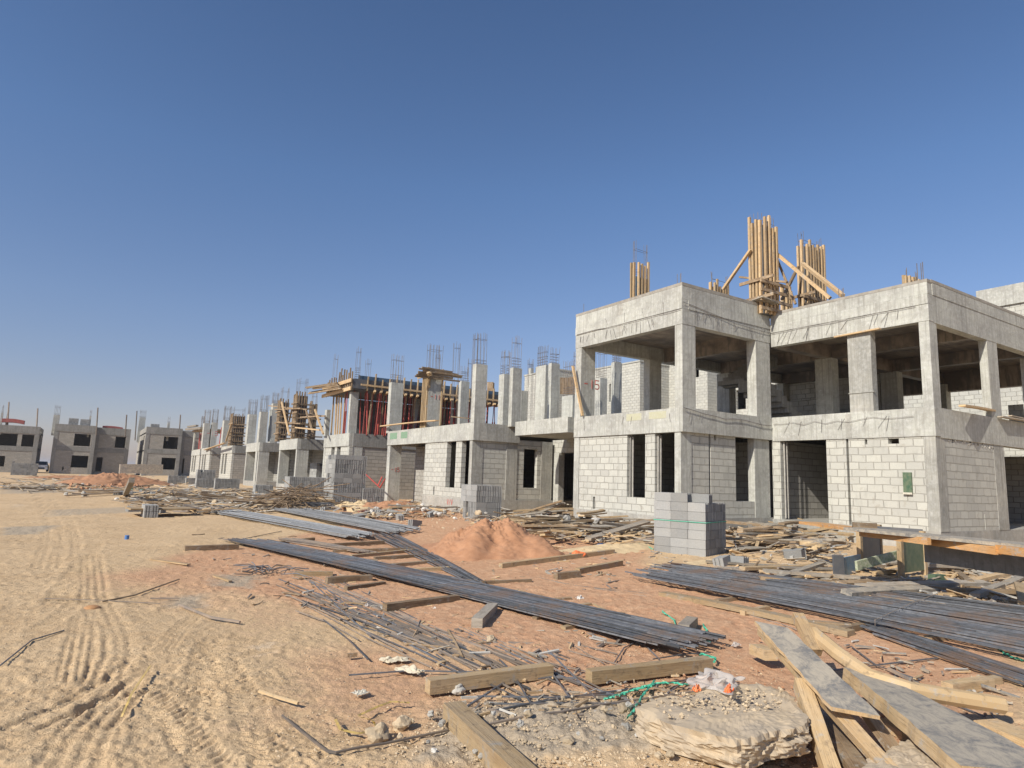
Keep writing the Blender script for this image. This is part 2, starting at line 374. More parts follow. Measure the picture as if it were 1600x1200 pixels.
TRACKS = [([(105, 1215), (135, 1150), (165, 1110), (196, 1080)], .17, 'long'), ([(308, 1120), (314, 1080), (322, 1035), (330, 1000)], .13, 'chev'),
          ([(215, 1062), (270, 1120), (335, 1205)], .12, 'chev'), ([(352, 1030), (385, 1090), (430, 1200)], .12, 'chev'), ([(250, 1060), (300, 1075), (330, 1090)], .08, 'chev'),
          ([(30, 1160), (100, 1133), (180, 1092), (284, 1025)], .11, 'flat'), ([(10, 1135), (80, 1106), (160, 1060), (248, 999)], .035, 'cut'), ([(60, 1140), (140, 1098), (190, 1070), (235, 1040)], .03, 'cut'), ([(120, 1112), (170, 1082), (215, 1050)], .03, 'cut'),
          ([(118, 1055), (126, 1010), (134, 965)], .12, 'long'), ([(165, 1055), (180, 1020), (178, 990), (160, 955), (155, 935)], .16, 'long'), ([(195, 1040), (205, 1010), (200, 975)], .08, 'chev'),
          ([(150, 940), (149, 905), (145, 870)], .16, 'long'), ([(85, 940), (110, 905), (140, 868), (150, 850)], .14, 'chev'), ([(75, 885), (84, 855), (85, 820), (70, 790), (55, 770)], .2, 'long'), ([(110, 870), (112, 840), (100, 805), (80, 780)], .2, 'long'),
          ([(450, 1205), (480, 1180), (520, 1165)], .12, 'chev'), ([(60, 985), (100, 960), (130, 930)], .1, 'chev'), ([(262, 1010), (280, 985), (300, 965)], .09, 'long')]
def build_terrain():
    rs = [0.6]
    while rs[-1] < 45: rs.append(rs[-1] * (1.0036 if rs[-1] > 2.6 else 1.02))
    while rs[-1] < 6000: rs.append(rs[-1] * 1.12)
    rs = np.array(rs)
    th = np.concatenate([np.arange(-12, 76, .145), np.arange(76, 348, 4.0)]) * math.pi / 180
    T, Rr = np.meshgrid(th, rs); X = Rr * np.sin(T); Y = Rr * np.cos(T)
    Z = ground(X, Y)
    fade = np.clip(40 / np.maximum(Rr, 1), 0, 1)
    Z += .06 * (vnoise(X * .5, Y * .5, 1) - .5) * np.clip(Rr / 5, .2, 1)
    rough = .5 + 1.0 * vnoise(X * .8 + 9, Y * .8, 11)
    Z += fade * rough * (.016 * (vnoise(X * 2.3, Y * 2.3, 2) - .5) + .009 * (vnoise(X * 6, Y * 6, 3) - .5) + .009 * (vnoise(X * 15, Y * 15, 4) - .5) + .006 * (vnoise(X * 33, Y * 33, 14) - .5))
    cl = vnoise(X * 24, Y * 24, 5); Z += fade * rough * .022 * np.clip(cl - .62, 0, 1)
    cl = vnoise(X * 11 + 3, Y * 11, 6); Z += fade * rough * .035 * np.clip(cl - .66, 0, 1)
    g2 = vnoise(X * 42, Y * 42, 7); Z += sstep(12, 5, Rr) * .012 * np.clip(g2 - .55, 0, 1)
    g2 = vnoise(X * 19 + 5, Y * 19, 8); Z += sstep(14, 6, Rr) * .02 * np.clip(g2 - .7, 0, 1)
    gp = W([(690, 1105), (800, 1095), (1000, 1100), (1000, 1140), (1240, 1199), (640, 1199)]); gw = polyw(X, Y, gp, .3)
    Z += gw * (.05 * np.clip(vnoise(X * 9, Y * 9, 21) - .35, 0, 1) + .03 * np.clip(vnoise(X * 22, Y * 22, 22) - .4, 0, 1) + .015 * vnoise(X * 45, Y * 45, 23))
    pale = np.zeros(X.shape)
    for pts, hw, kind in TRACKS:
        P = np.array([at(u, v)[:2] for u, v in pts]); s0 = 0
        best = np.full(X.shape, 9.0); S = np.zeros(X.shape); side = np.zeros(X.shape)
        for i in range(len(P) - 1):
            a = P[i]; d = P[i + 1] - a; L = np.hypot(*d); e = d / L
            t_ = np.clip((X - a[0]) * e[0] + (Y - a[1]) * e[1], 0, L)
            qx = X - a[0] - t_ * e[0]; qy = Y - a[1] - t_ * e[1]; dd = np.hypot(qx, qy); k_ = dd < best
            best = np.where(k_, dd, best); S = np.where(k_, s0 + t_, S); side = np.where(k_, e[0] * qy - e[1] * qx, side); s0 += L
        m_ = sstep(hw * 1.15, hw * .9, best) * np.clip(vnoise(X * 1.7, Y * 1.7, 31) * 2.0, 0.35, 1)
        rim = np.exp(-((best - hw * 1.2) / .04) ** 2)
        if kind == 'chev': tr = .5 + .5 * np.tanh(3 * np.sin((S + np.abs(side) * .8) * 2 * math.pi / .085))
        elif kind == 'long': tr = .5 + .5 * np.tanh(2.5 * np.sin(side * 2 * math.pi / (hw * .55)))
        elif kind == 'cut': tr = 0 * S - .4
        else: tr = .6 + .1 * np.sin(side * 90); pale += m_ * .35
        sm = m_ * (1 - .75 * (kind == 'flat')); Z += fade * (m_ * (-.012 + .015 * tr) + rim * .005 * (kind != 'cut'))
    Z = np.where(Rr > 300, Z - (Rr - 300) * .0002, Z)
    n1 = vnoise(X * .9, Y * .9, 41) - .5
    # kinds of earth
    red = polyw(X, Y, W([(250, 872), (420, 848), (560, 812), (700, 792), (900, 822), (1010, 862), (1010, 885), (1160, 890), (1330, 925), (1599, 975), (1599, 1199), (1250, 1199), (1240, 1100), (1000, 1075), (860, 1068), (700, 1015), (540, 965), (380, 930)]), 1.0)
    red = np.maximum(red, .7 * polyw(X, Y, W([(120, 900), (330, 868), (440, 880), (420, 925), (250, 935)]), 1.2))
    red = np.maximum(red, .46 * polyw(X, Y, W([(230, 880), (600, 850), (900, 1000), (900, 1080), (640, 1150), (400, 1120), (300, 1000)]), 1.6))
    red = np.maximum(red, polyw(X, Y, W([(90, 745), (235, 748), (225, 764), (110, 768)]), 3))
    red = np.maximum(red, polyw(X, Y, W([(490, 785), (640, 780), (660, 800), (520, 803)]), 1.5))
    red = np.clip(red + n1 * .5 * (red > .02), 0, 1)
    gr = gw.copy()
    for P_, s_, w_ in [([(0, 758), (180, 755), (160, 768), (0, 772)], 2, 1), ([(0, 825), (100, 822), (60, 835), (0, 838)], .5, 1),
                       ([(200, 760), (520, 765), (560, 800), (330, 800), (180, 782)], 2, .7), ([(60, 797), (250, 790), (260, 800), (60, 808)], 1, .7), ([(700, 800), (1010, 820), (1010, 850), (760, 840)], 1.5, .55),
                       ([(260, 930), (330, 925), (330, 950), (250, 950)], .4, .8), ([(330, 895), (420, 895), (400, 920), (320, 915)], .5, .8)]:
        gr = np.maximum(gr, w_ * polyw(X, Y, W(P_), s_))
    for P_, s_ in [([(370, 1005), (440, 990), (460, 1012), (400, 1030)], .3), ([(0, 785), (60, 790), (40, 797), (0, 797)], 1)]:
        pale = np.maximum(pale, polyw(X, Y, W(P_), s_))
    nr, nc = X.shape
    V = np.stack([X, Y, Z], -1).reshape(-1, 3)
    i = np.arange(nr - 1)[:, None]; j = np.arange(nc)[None, :]; j2 = (j + 1) % nc
    Fq = np.stack([i * nc + j, (i + 1) * nc + j, (i + 1) * nc + j2, i * nc + j2], -1).reshape(-1, 4)
    me = bpy.data.meshes.new('ground'); nv_ = len(V)
    V = np.vstack([V, [[0, 0, 0]]]); cap = np.stack([np.full(nc, nv_), np.arange(nc), (np.arange(nc) + 1) % nc], -1)
    me.vertices.add(len(V)); me.vertices.foreach_set('co', V.astype(np.float32).ravel())
    nl = Fq.size + cap.size; me.loops.add(nl); me.loops.foreach_set('vertex_index', np.concatenate([Fq.ravel(), cap.ravel()]).astype(np.int32))
    nf_ = len(Fq) + len(cap); me.polygons.add(nf_)
    st = np.concatenate([np.arange(len(Fq)) * 4, Fq.size + np.arange(nc) * 3]).astype(np.int32)
    me.polygons.foreach_set('loop_start', st); me.update(calc_edges=True); me.validate()
    me.polygons.foreach_set('use_smooth', [True] * len(me.polygons))
    ca = me.color_attributes.new('earth', 'FLOAT_COLOR', 'POINT')
    C_ = np.zeros((len(V), 4), np.float32); C_[:-1, 0] = red.ravel(); C_[:-1, 1] = gr.ravel(); C_[:-1, 2] = np.clip(pale * .5, 0, 1).ravel(); C_[:, 3] = 1
    ca.data.foreach_set('color', C_.ravel())
    me.materials.append(MATS['soil']); o = bpy.data.objects.new('ground', me); col.objects.link(o); o['kind'] = 'structure'
build_terrain()

# ------------------------------------------------------------------ building helpers
def panel(mb, axis, plane, th, a0, a1, z0, z1, holes=()):
    """wall in the plane x=plane (axis 'x', runs along y) or y=plane, thickness th inwards, with rectangular holes (a0,a1,z0,z1)"""
    xs = sorted({a0, a1, *[min(max(h[0], a0), a1) for h in holes], *[min(max(h[1], a0), a1) for h in holes]})
    for i in range(len(xs) - 1):
        p, q = xs[i], xs[i + 1]
        if q - p < 1e-4: continue
        mid = (p + q) / 2; cuts = sorted([(h[2], h[3]) for h in holes if h[0] < mid < h[1]]); z = z0
        for c0, c1 in cuts + [(z1, z1)]:
            if c0 - z > 1e-3:
                if axis == 'x': mb.box(plane, plane + th, p, q, z, c0)
                else: mb.box(p, q, plane, plane + th, z, c0)
            z = max(z, c1)
    return mb
def cage(x0, x1, y0, y1, z0, z1, nx=2, ny=3, ties=2, lean=0.0, r=.009):
    mb = MB(); e = .04; pts = []
    for i in range(nx):
        for j in range(ny):
            if 0 < i < nx - 1 and 0 < j < ny - 1: continue
            x = x0 + e + (x1 - x0 - 2 * e) * i / max(1, nx - 1); y = y0 + e + (y1 - y0 - 2 * e) * j / max(1, ny - 1)
            dx, dy = random.uniform(-.05, .05), random.uniform(-.05, .05)
            mb.tube([(x, y, z0), (x + dx * .3, y + dy * .3, (z0 + z1) / 2), (x + dx + lean, y + dy, z1 - random.uniform(0, .12))], r, 4)
    zs = [z0 + .08 + .12 * k for k in range(ties)] + [z1 - .35]
    for z in zs:
        q = [(x0 + e, y0 + e, z), (x1 - e, y0 + e, z + random.uniform(-.03, .03)), (x1 - e, y1 - e, z), (x0 + e, y1 - e, z), (x0 + e, y0 + e, z)]
        mb.tube(q, r * .8, 4)
    return mb
def column(parent, x0, x1, y0, y1, z0, z1, bars=0.0, mat='concrete', ties=2, mark=None):
    c = MB().box(x0, x1, y0, y1, z0, z1).build('column', mat, parent)
    if bars:
        nx = max(2, int((x1 - x0) / .13)); ny = max(2, int((y1 - y0) / .13))
        cage(x0, x1, y0, y1, z1 - .02, z1 + bars, nx, ny, ties).build('starter_bars', 'rebar_thin', c)
    return c
def col_px(parent, X, ul, um, ur, vt, z0, bars_v=None, mat='concrete', ties=2):
    y1 = onx(ul, vt, X)[1]; p = onx(um, vt, X); y0 = p[1]; zt = p[2]; x1 = ony(ur, vt, y0)[0]
    b_ = 0
    if bars_v: b_ = onx(um, bars_v, X)[2] - zt
    return column(parent, X, x1, y0, y1, z0, zt, b_, mat, ties), (X, x1, y0, y1, zt)
def spray(parent, plane, a, z, s, text, flip=False, axis='y'):
    """red sprayed characters as thin strokes 3 mm proud of a face"""
    G = {'1': [[(.3, 0), (.3, 1)]], '+': [[(0, .5), (.6, .5)], [(.3, .2), (.3, .8)]], '-': [[(0, .5), (.5, .5)]], '4': [[(.5, 0), (.5, 1), (0, .35), (.6, .35)]],
         '5': [[(.6, 1), (0, 1), (0, .55), (.5, .55), (.6, .25), (.4, 0), (0, .05)]], 'v': [[(0, 1), (.3, 0), (.6, 1)]], '<': [[(.6, .9), (0, .5), (.6, .1)]], '/': [[(0, 0), (.5, 1)]],
         '6': [[(.5, 1), (.05, .5), (.1, 0), (.5, .05), (.55, .4), (.1, .45)]], 'k': [[(0, 0), (0, 1)], [(.5, 1), (0, .5), (.5, 0)]]}
    mb = MB(); x = 0; w_ = s * .13
    for ch in text:
        for st in G.get(ch, []):
            for p, q in zip(st[:-1], st[1:]):
                if axis == 'y': A = (a + (x + p[0]) * s, plane, z + p[1] * s); B = (a + (x + q[0]) * s, plane, z + q[1] * s); mb.bar(A, B, .006, w_)
                else: A = (plane, a - (x + p[0]) * s, z + p[1] * s); B = (plane, a - (x + q[0]) * s, z + q[1] * s); mb.bar(A, B, .006, w_)
        x += .8
    return mb.build('painted_mark', 'red_spray', parent)

def boxes(name, mat, parent, lst):
    return [MB().box(*a).build(name, mat, parent) for a in lst]
# ---------- the large two-storey villa (nearest)
G0 = .15
X1, Y1, X2, Y2 = 13.7, 12.46, 17.7, 7.81
v1 = thing('unfinished_villa', (18, 12, G0), 'large two-storey raw concrete villa with open upper floor and timber column forms on its roof', 'building')
# plinth + ground slab
boxes('plinth', 'plinth', v1, [(X1 + .02, 29, Y1 + .08, 17.25, G0 - .3, .70), (X2 + .02, 29, Y2 + .03, Y1 + .079, G0 - .3, .67)])
mb = MB()
panel(mb, 'x', X1 + .05, .2, 12.8, 17.03, .70, 3.06, [(12.8, 13.57, 1.18, 3.06), (13.96, 14.73, 1.18, 3.06), (16.2, 16.31, .73, 1.12)])
mb.build('front_block_wall', 'block_wall', v1)
panel(MB(), 'y', Y1 + .12, .2, 14.985, 16.93, .70, 3.07, [(16.08, 16.93, 1.17, 3.07), (15.15, 15.22, 2.9, 3.07)]).build('side_block_wall', 'block_wall', v1)
MB().box(14.16, 14.905, Y1 + .12, Y1 + .32, .7, 3.07).build('side_block_wall', 'block_wall', v1)
panel(MB(), 'x', X2 + .03, .2, 8.12, 10.075, .67, 3.04, [(8.72, 9.0, 2.86, 3.0), (9.55, 9.62, 2.86, 3.0)]).build('front_block_wall', 'block_wall', v1)
boxes('front_block_wall', 'block_wall', v1, [(X2 + .03, X2 + .23, 10.145, 10.73, .67, 3.04), (X2 + .03, X2 + .23, 12.22, 12.5, .67, 3.04)])
mb = MB(); panel(mb, 'y', Y2 + .03, .2, 18.18, 21.02, .67, 3.0, [(20.15, 20.2, .7, 1.12), (18.6, 18.68, 2.9, 3), (19.6, 19.7, 2.9, 3), (20.3, 20.4, 2.92, 3)])
mb.build('side_block_wall', 'block_wall', v1)
# ground-floor columns
for a in [(X1 + .03, 14.16, Y1 + .1, 12.79), (X1 + .03, 14.3, 17.04, 17.3), (16.94, 17.66, Y1 + .1, 12.8), (X2 + .02, 18.18, Y2 + .02, 8.11), (21.02, 21.67, Y2 + .02, 8.1), (25, 25.6, Y2 + .02, 8.1), (28.4, 29, Y2 + .02, 8.1)]:
    MB().box(*a, .70 if a[0] < X2 else .67, 3.06).build('column', 'concrete_rough' if a[0] > 17 else 'concrete', v1)
MB().box(14.95, 15.0, 12.64, 12.72, .7, 3.06).build('rebar_slot', 'rebar_thin', v1)
# interior partitions that keep the rooms dark, rear walls
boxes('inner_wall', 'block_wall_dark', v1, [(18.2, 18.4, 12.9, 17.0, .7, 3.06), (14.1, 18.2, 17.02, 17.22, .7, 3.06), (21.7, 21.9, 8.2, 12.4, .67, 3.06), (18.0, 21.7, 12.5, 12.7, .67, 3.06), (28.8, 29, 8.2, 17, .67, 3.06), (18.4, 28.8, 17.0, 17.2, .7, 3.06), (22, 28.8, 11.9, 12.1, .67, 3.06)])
# first-floor slab and beams
def ringbeam(parent, pts, z0, z1, name='beam', mat='concrete'):
    mb = MB()
    for a in pts: mb.box(*a, z0, z1)
    return mb.build(name, mat, parent)
boxes('floor_slab', 'concrete_rough', v1, [(X1 + .05, 29, Y1 + .05, 17.2, 3.52, 3.7), (X2 + .05, 29, Y2 + .05, Y1 + .049, 3.52, 3.7)])
ringbeam(v1, [(X1, X1 + .25, Y1, 17.3)], 3.06, 3.74)
ringbeam(v1, [(X1 + .251, X2 - .001, Y1 + .001, Y1 + .25)], 3.062, 3.742)
ringbeam(v1, [(X2, X2 + .25, Y2, Y1 - .001)], 3.03, 3.76)
ringbeam(v1, [(X2 + .251, 29.2, Y2 + .001, Y2 + .25)], 3.0, 3.762)
ringbeam(v1, [(X1 + .251, 29, 17.05, 17.29)], 3.06, 3.72)
# roof: perimeter beams in lifts, a few mm different in plane, real joints
def lifts(xa, xb, ya, yb, zs, offs, axis):
    mb = MB()
    for (z0, z1), o_ in zip(zip(zs[:-1], zs[1:]), offs):
        if axis == 'x': mb.box(xa - o_, xb, ya - (0), yb, z0, z1 - .006)
        else: mb.box(xa, xb, ya - o_, yb, z0, z1 - .006)
    return mb
zsL = [6.13, 6.58, 6.86, 7.34]; zsR = [6.0, 6.45, 6.72, 7.10]
lifts(X1, X1 + .25, Y1, 17.3, zsL, (0, .018, .004), 'x').build('roof_beam', 'concrete', v1)
lifts(X1 + .251, X2, Y1, Y1 + .25, zsL, (0, .018, .004), 'y').build('roof_beam', 'concrete', v1)
lifts(X2, X2 + .25, Y2, Y1 - .03, zsR, (0, .015, .003), 'x').build('roof_beam', 'concrete', v1)
lifts(X2 + .251, 29.2, Y2 + .001, Y2 + .25, [5.98, 6.72, 7.12], (0, .012), 'y').build('roof_beam', 'concrete', v1)
lifts(X1 + .251, 29.2, 17.05, 17.29, zsL, (0, 0, 0), 'y').build('roof_beam', 'concrete', v1)
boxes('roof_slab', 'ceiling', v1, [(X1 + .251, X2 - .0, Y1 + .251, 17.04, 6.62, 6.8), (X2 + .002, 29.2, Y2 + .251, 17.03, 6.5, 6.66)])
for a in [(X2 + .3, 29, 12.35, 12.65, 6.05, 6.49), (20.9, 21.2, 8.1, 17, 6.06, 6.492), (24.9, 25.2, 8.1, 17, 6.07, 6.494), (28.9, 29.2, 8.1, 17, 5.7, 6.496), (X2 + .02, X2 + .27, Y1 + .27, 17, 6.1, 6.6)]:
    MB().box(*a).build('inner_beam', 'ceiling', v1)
boxes('top_band', 'concrete_grime', v1, [(X1 - .010, X1 + .25, Y1 - .010, 17.31, 7.26, 7.345), (X1 + .2505, X2 - .03, Y1 - .009, Y1 + .2, 7.25, 7.344), (X2 - .009, X2 + .2, Y2 - .010, Y1 - .035, 7.03, 7.106), (X2 + .2005, 29.2, Y2 - .018, Y2 + .2, 7.05, 7.126)])
MB().box(X1 - .008, X1 + .1, 14.93, 15.2, 6.2, 7.3).build('pour_strip', 'concrete_rough', v1)
MB().box(X2 - .008, X2 + .1, 9.98, 10.22, 6.05, 7.06).build('pour_strip', 'concrete_rough', v1)
MB().box(X2 - .008, X2 + .1, 9.95, 10.12, 3.06, 3.72).build('pour_strip', 'concrete_rough', v1)
for a in [(14.32, 14.62), (13.33, 13.66)]: MB().box(X1 - .005, X1 + .05, a[0] - .25, a[1] + .1, 3.47, 3.68).build('stained_patch', 'moss_stain', v1)
# upper columns
for a in [(X1 + .01, 14.25, Y1 + .01, 12.75, 3.74, 6.13), (X1 + .01, 14.33, 16.98, 17.29, 3.74, 6.13), (16.98, 17.68, Y1 + .01, 12.8, 3.74, 6.13), (16.9, 17.5, 16.95, 17.25, 3.7, 6.13),
          (X2 + .01, 18.1, Y2 + .01, 8.07, 3.76, 6.0), (X2 - .0, 17.95, 9.32, 9.97, 3.76, 6.0), (21.05, 21.7, Y2 + .01, 8.03, 3.76, 5.98), (24.7, 25.3, Y2 + .01, 8.3, 3.76, 5.98), (28.4, 29.0, Y2 + .01, 8.3, 3.76, 5.98),
          (20.8, 21.2, 12.3, 12.9, 3.7, 6.06), (24.9, 25.3, 12.2, 12.8, 3.7, 6.07), (20.9, 21.3, 16.6, 17.2, 3.7, 6.06), (28.7, 29.1, 12.2, 12.8, 3.7, 6.0), (24.7, 25.3, 16.8, 17.2, 3.7, 6.07)]:
    MB().box(*a).build('column', 'concrete_rough' if a[2] == 9.32 else 'concrete', v1)
MB().box(X2 - .02, X2 + .05, 9.28, 10.0, 4.28, 4.30).build('joint_lip', 'concrete_rough', v1)
# inner walls upstairs and a stair flight (thick sloping slab with steps)
boxes('inner_wall', 'block_wall', v1, [(25.0, 25.2, 12.9, 16.7, 3.7, 6.05), (22.9, 23.1, 13.6, 16.9, 3.7, 5.0), (28.9, 29.05, 8.3, 10.2, 3.7, 5.0)])
def stair(parent, x, y, z, n, rise, run, width, dirx):
    mb = MB()
    for i in range(n): mb.box(*(sorted((x + dirx * run * i, x + dirx * run * (i + 1)))), y, y + width, z + rise * i - (.22 if i else 0), z + rise * (i + 1))
    return mb.build('stair', 'concrete_dark', parent)
stair(v1, 21.0, 13.2, 3.7, 9, .165, .28, 1.1, -1); stair(v1, 18.9, 14.4, 5.2, 8, .165, .28, 1.1, 1)
# loose tie wires and thin cords hanging on the beams
def squig(p0, p1, n=8, amp=.06, sag=0.0):
    p0 = Vector(p0); p1 = Vector(p1); return [p0.lerp(p1, i / n) + Vector((0, 0, -sag * math.sin(math.pi * i / n) + random.uniform(-amp, amp) * (0 < i < n))) for i in range(n + 1)]
def wire(pts, r, n=3): return MB().tube(pts, r, n).build('tie_wire', 'rebar_thin', v1)
for k in range(26):
    y = random.uniform(12.6, 17.1); z = random.choice([6.5, 6.9, 3.6, 6.5]); wire([(X1 - .02, y, z), (X1 - .03, y + random.uniform(-.15, .15), z - random.uniform(.15, .4))], .005, 3)
for k in range(20):
    x = random.uniform(13.9, 17.5); z = random.choice([6.5, 6.6, 3.65]); wire([(x, Y1 - .025, z), (x + random.uniform(-.2, .2), Y1 - .03, z - random.uniform(.15, .4))], .005, 3)
for k in range(24):
    y = random.uniform(8.2, 12.2); z = random.choice([6.4, 6.4, 3.6]); wire([(X2 - .02, y, z), (X2 - .03, y + random.uniform(.0, .25), z - random.uniform(.2, .45))], .005, 3)
wire(squig((X1 - .03, 17.2, 6.6), (X1 - .03, 12.5, 6.55), 9, .02, .0), .008, 3)
wire(squig((X2 - .03, 12.4, 6.42), (X2 - .03, 8.1, 6.42), 9, .02, .0), .008, 3)
wire(squig((13.7, Y1 - .03, 6.75), (17.7, Y1 - .03, 6.45), 9, .03, .08), .008, 3)
wire(squig((13.7, Y1 - .04, 3.72), (17.6, Y1 - .04, 3.5), 9, .05, .05), .012, 3)
wire(squig((X2 - .03, 12.4, 3.55), (X2 - .03, 8.3, 3.55), 12, .06, .03), .006, 3)

# window frames/rails in the openings (thin steel guides), and the hinge box on the block wall
for y in (13.5, 14.66): boxes('steel_guide', 'stone_grey', v1, [(X1 + .12, X1 + .16, y, y + .03, 1.18, 3.0), (X1 + .2, X1 + .23, y - .03, y, 1.18, 3.0)])
boxes('steel_guide', 'stone_grey', v1, [(X2 + .12, X2 + .16, 12.14, 12.17, .7, 3.0), (X2 + .2, X2 + .23, 12.1, 12.13, .7, 3.0)])
p0 = onx(1411, 738, X2); p1 = onx(1426, 771, X2)
hb = MB().box(X2 - .03, X2 + .02, p1[1], p0[1], p1[2], p0[2]).build('electrical_box', 'green_ply', v1)
MB().box(X2 - .05, X2 - .03, p1[1] - .01, p0[1] + .01, p1[2] - .03, p1[2] + .02).build('lid', 'paper', hb)
spray(v1, Y1 + 4.52, 13.86, 4.75, .3, '-15'); 
for (u, v, h, n) in [(1443, 436, .5, 3), (1064, 440, .3, 3), (912, 488, .35, 1), (1318, 458, .2, 3)]:
    X = X2 + .1 if u > 1100 else X1 + .1; p = onx(u, v + 2, X); mb = MB()
    for k in range(n): mb.tube([(X + .06 * (k % 2), p[1] + .07 * k, p[2] - .3), (X + .06 * (k % 2), p[1] + .07 * k, p[2] + h)], .011, 4)
    mb.build('starter_bars', 'rebar_thin', v1)
# horizontal ledge board on the side beam and its prop board against the wall
pl = MB().bar((18.6, 7.55, 3.85), (21.7, 7.95, 3.98), .16, .05, 0, 0, 4, .02).build('plank', 'wood_new'); tag(pl, 'long pale plank lying on the first-floor edge at the right corner of the large villa', 'plank')
MB().bar((21.3, 7.72, 3.8), (24.2, 7.74, 3.83), .14, .04).bar((21.9, 7.7, 3.87), (25, 7.78, 3.86), .1, .03).build('edge_board', 'wood_grey', v1)
pl = MB().bar((17.62, 9.0, 5.98), (17.64, 10.3, 5.96), .10, .04).build('plank', 'wood_new'); tag(pl, 'short plank fixed across the top of the rough wide column upstairs in the large villa', 'plank')
pl = MB().bar(onx(895, 572, 13.5), (13.62, 16.75, 3.76), .09, .05).build('plank', 'wood_new'); tag(pl, 'orange plank leaning on the left upper column of the large villa', 'plank')

# ---------- timber formwork round roof columns
def formwork(label, X, ul, um, ur, vt, z0, cat='formwork', collars=(), jag=.25, dens=.13, mat='wood_new', inner='dark_form', bars=.5, short=0.0, group=None, name='column_formwork'):
    y1 = onx(ul, vt, X)[1]; p = onx(um, vt, X); y0, zt = p[1], p[2]; x1 = ony(ur, vt, y0)[0]
    root = thing(name, ((X + x1) / 2, (y0 + y1) / 2, z0), label, cat, group)
    MB().box(X, x1, y0, y1, z0, zt - jag * 1.2 - short).build('form_panel', inner, root)
    n = max(2, round((y1 - y0) / dens)); k = 0
    for i in range(n):
        y = y0 + (y1 - y0) * (i + .5) / n; zz = zt - random.uniform(0, jag)
        MB().bar((X - .055, y, z0), (X - .055 + random.uniform(-.02, .02), y + random.uniform(-.02, .02), zz), .085, .075).build('stud', mat if random.random() < .65 else ('timber_tan' if mat == 'wood_new' else mat), root)
    n = max(3, round((x1 - X) / (dens * 1.35)))
    for i in range(n):
        x = X + (x1 - X) * (i + .5) / n; zz = zt - random.uniform(0, jag * 1.4)
        MB().bar((x, y0 - .05, z0), (x + random.uniform(-.02, .02), y0 - .05, zz), .08, .075).build('stud', mat if random.random() < .65 else ('timber_tan' if mat == 'wood_new' else mat), root)
    for f_ in collars:
        z = z0 + (zt - z0) * f_; o_ = .16
        MB().bar((X - .3, y0 - .13, z), (x1 + .5, y0 - .13, z + .03), .05, .1).bar((X - .13, y0 - .45, z + .11), (X - .13, y1 + .3, z + .09), .05, .1).bar((X - .3, y0 - .13, z - .28), (x1 + .3, y0 - .13, z - .25), .05, .1).build('collar', 'wood_old', root)
    if bars: cage(X, x1, y0, y1, zt - .6, zt + bars - .1, 2, 4, 2).build('starter_bars', 'rebar_thin', root)
    return root, (X, x1, y0, y1, z0, zt)
r1, b1 = formwork('tallest bundle of pale timber studs forming a roof column of the large villa', 17.2, 1170, 1190, 1212, 334, 7.0, collars=(.12, .30), jag=.3, bars=.25)
r2, b2 = formwork('second tall timber column form with two diagonal braces on the large villa roof', 20.8, 1245, 1256, 1286, 372, 6.7, collars=(.2, .42), jag=.25, bars=.4)
r0, b0 = formwork('short timber column form with blue board and dark bars on the left wing roof', 17.0, 987, 994, 1014, 405, 6.8, jag=.15, inner='blue_form', bars=.9, short=.5)
r3, b3 = formwork('low row of timber studs with thin bars behind the roof edge of the left wing', 21.5, 1110, 1113, 1138, 433, 6.7, jag=.35, bars=.4)
r4, b4 = formwork('small timber stud cluster between the two tall column forms on the roof', 22.5, 1222, 1225, 1236, 448, 6.7, jag=.1, bars=0)
r5, b5 = formwork('tiny timber stud cluster near the right roof corner of the large villa', 21.0, 1413, 1416, 1434, 428, 6.6, jag=.1, bars=.35)
def brace(label, a, b_, w_=.1, h=.07, mat='wood_new'):
    return tag(MB().bar(a, b_, w_, h, 0, 0, 2).build('timber_brace', mat), label, 'brace')
brace('diagonal timber brace with green end left of the tallest column form', onx(1130, 452, 17.0), onx(1173, 390, 17.0))
brace('long pale brace sloping right from the tallest column form to the roof edge', onx(1213, 396, 18.0), onx(1297, 466, 18.2), .12, .1)
brace('pale brace sloping right from the second column form to the roof edge', onx(1254, 412, 20.4), onx(1317, 462, 18.6), .12, .1)
brace('dark crossing brace leaning left between the two tall column forms', onx(1247, 417, 20.4), onx(1222, 468, 19.5), .1, .07, 'wood_old')
brace('dark crossing brace leaning right between the two tall column forms', onx(1212, 400, 18.2), onx(1243, 475, 18.4), .1, .07, 'wood_old')
mb = MB().bar(onx(1156, 433, 17.8), onx(1230, 441, 17.8), .1, .06); tag(mb.build('timber_brace', 'wood_old'), 'horizontal brown board crossing behind the tallest column form', 'brace')
mb = MB().bar(onx(1183, 466, 16.9), onx(1208, 476, 17.5), .5, .03); tag(mb.build('plywood_sheet', 'ply_film'), 'dark sheet of plywood at the foot of the tallest column form', 'board')

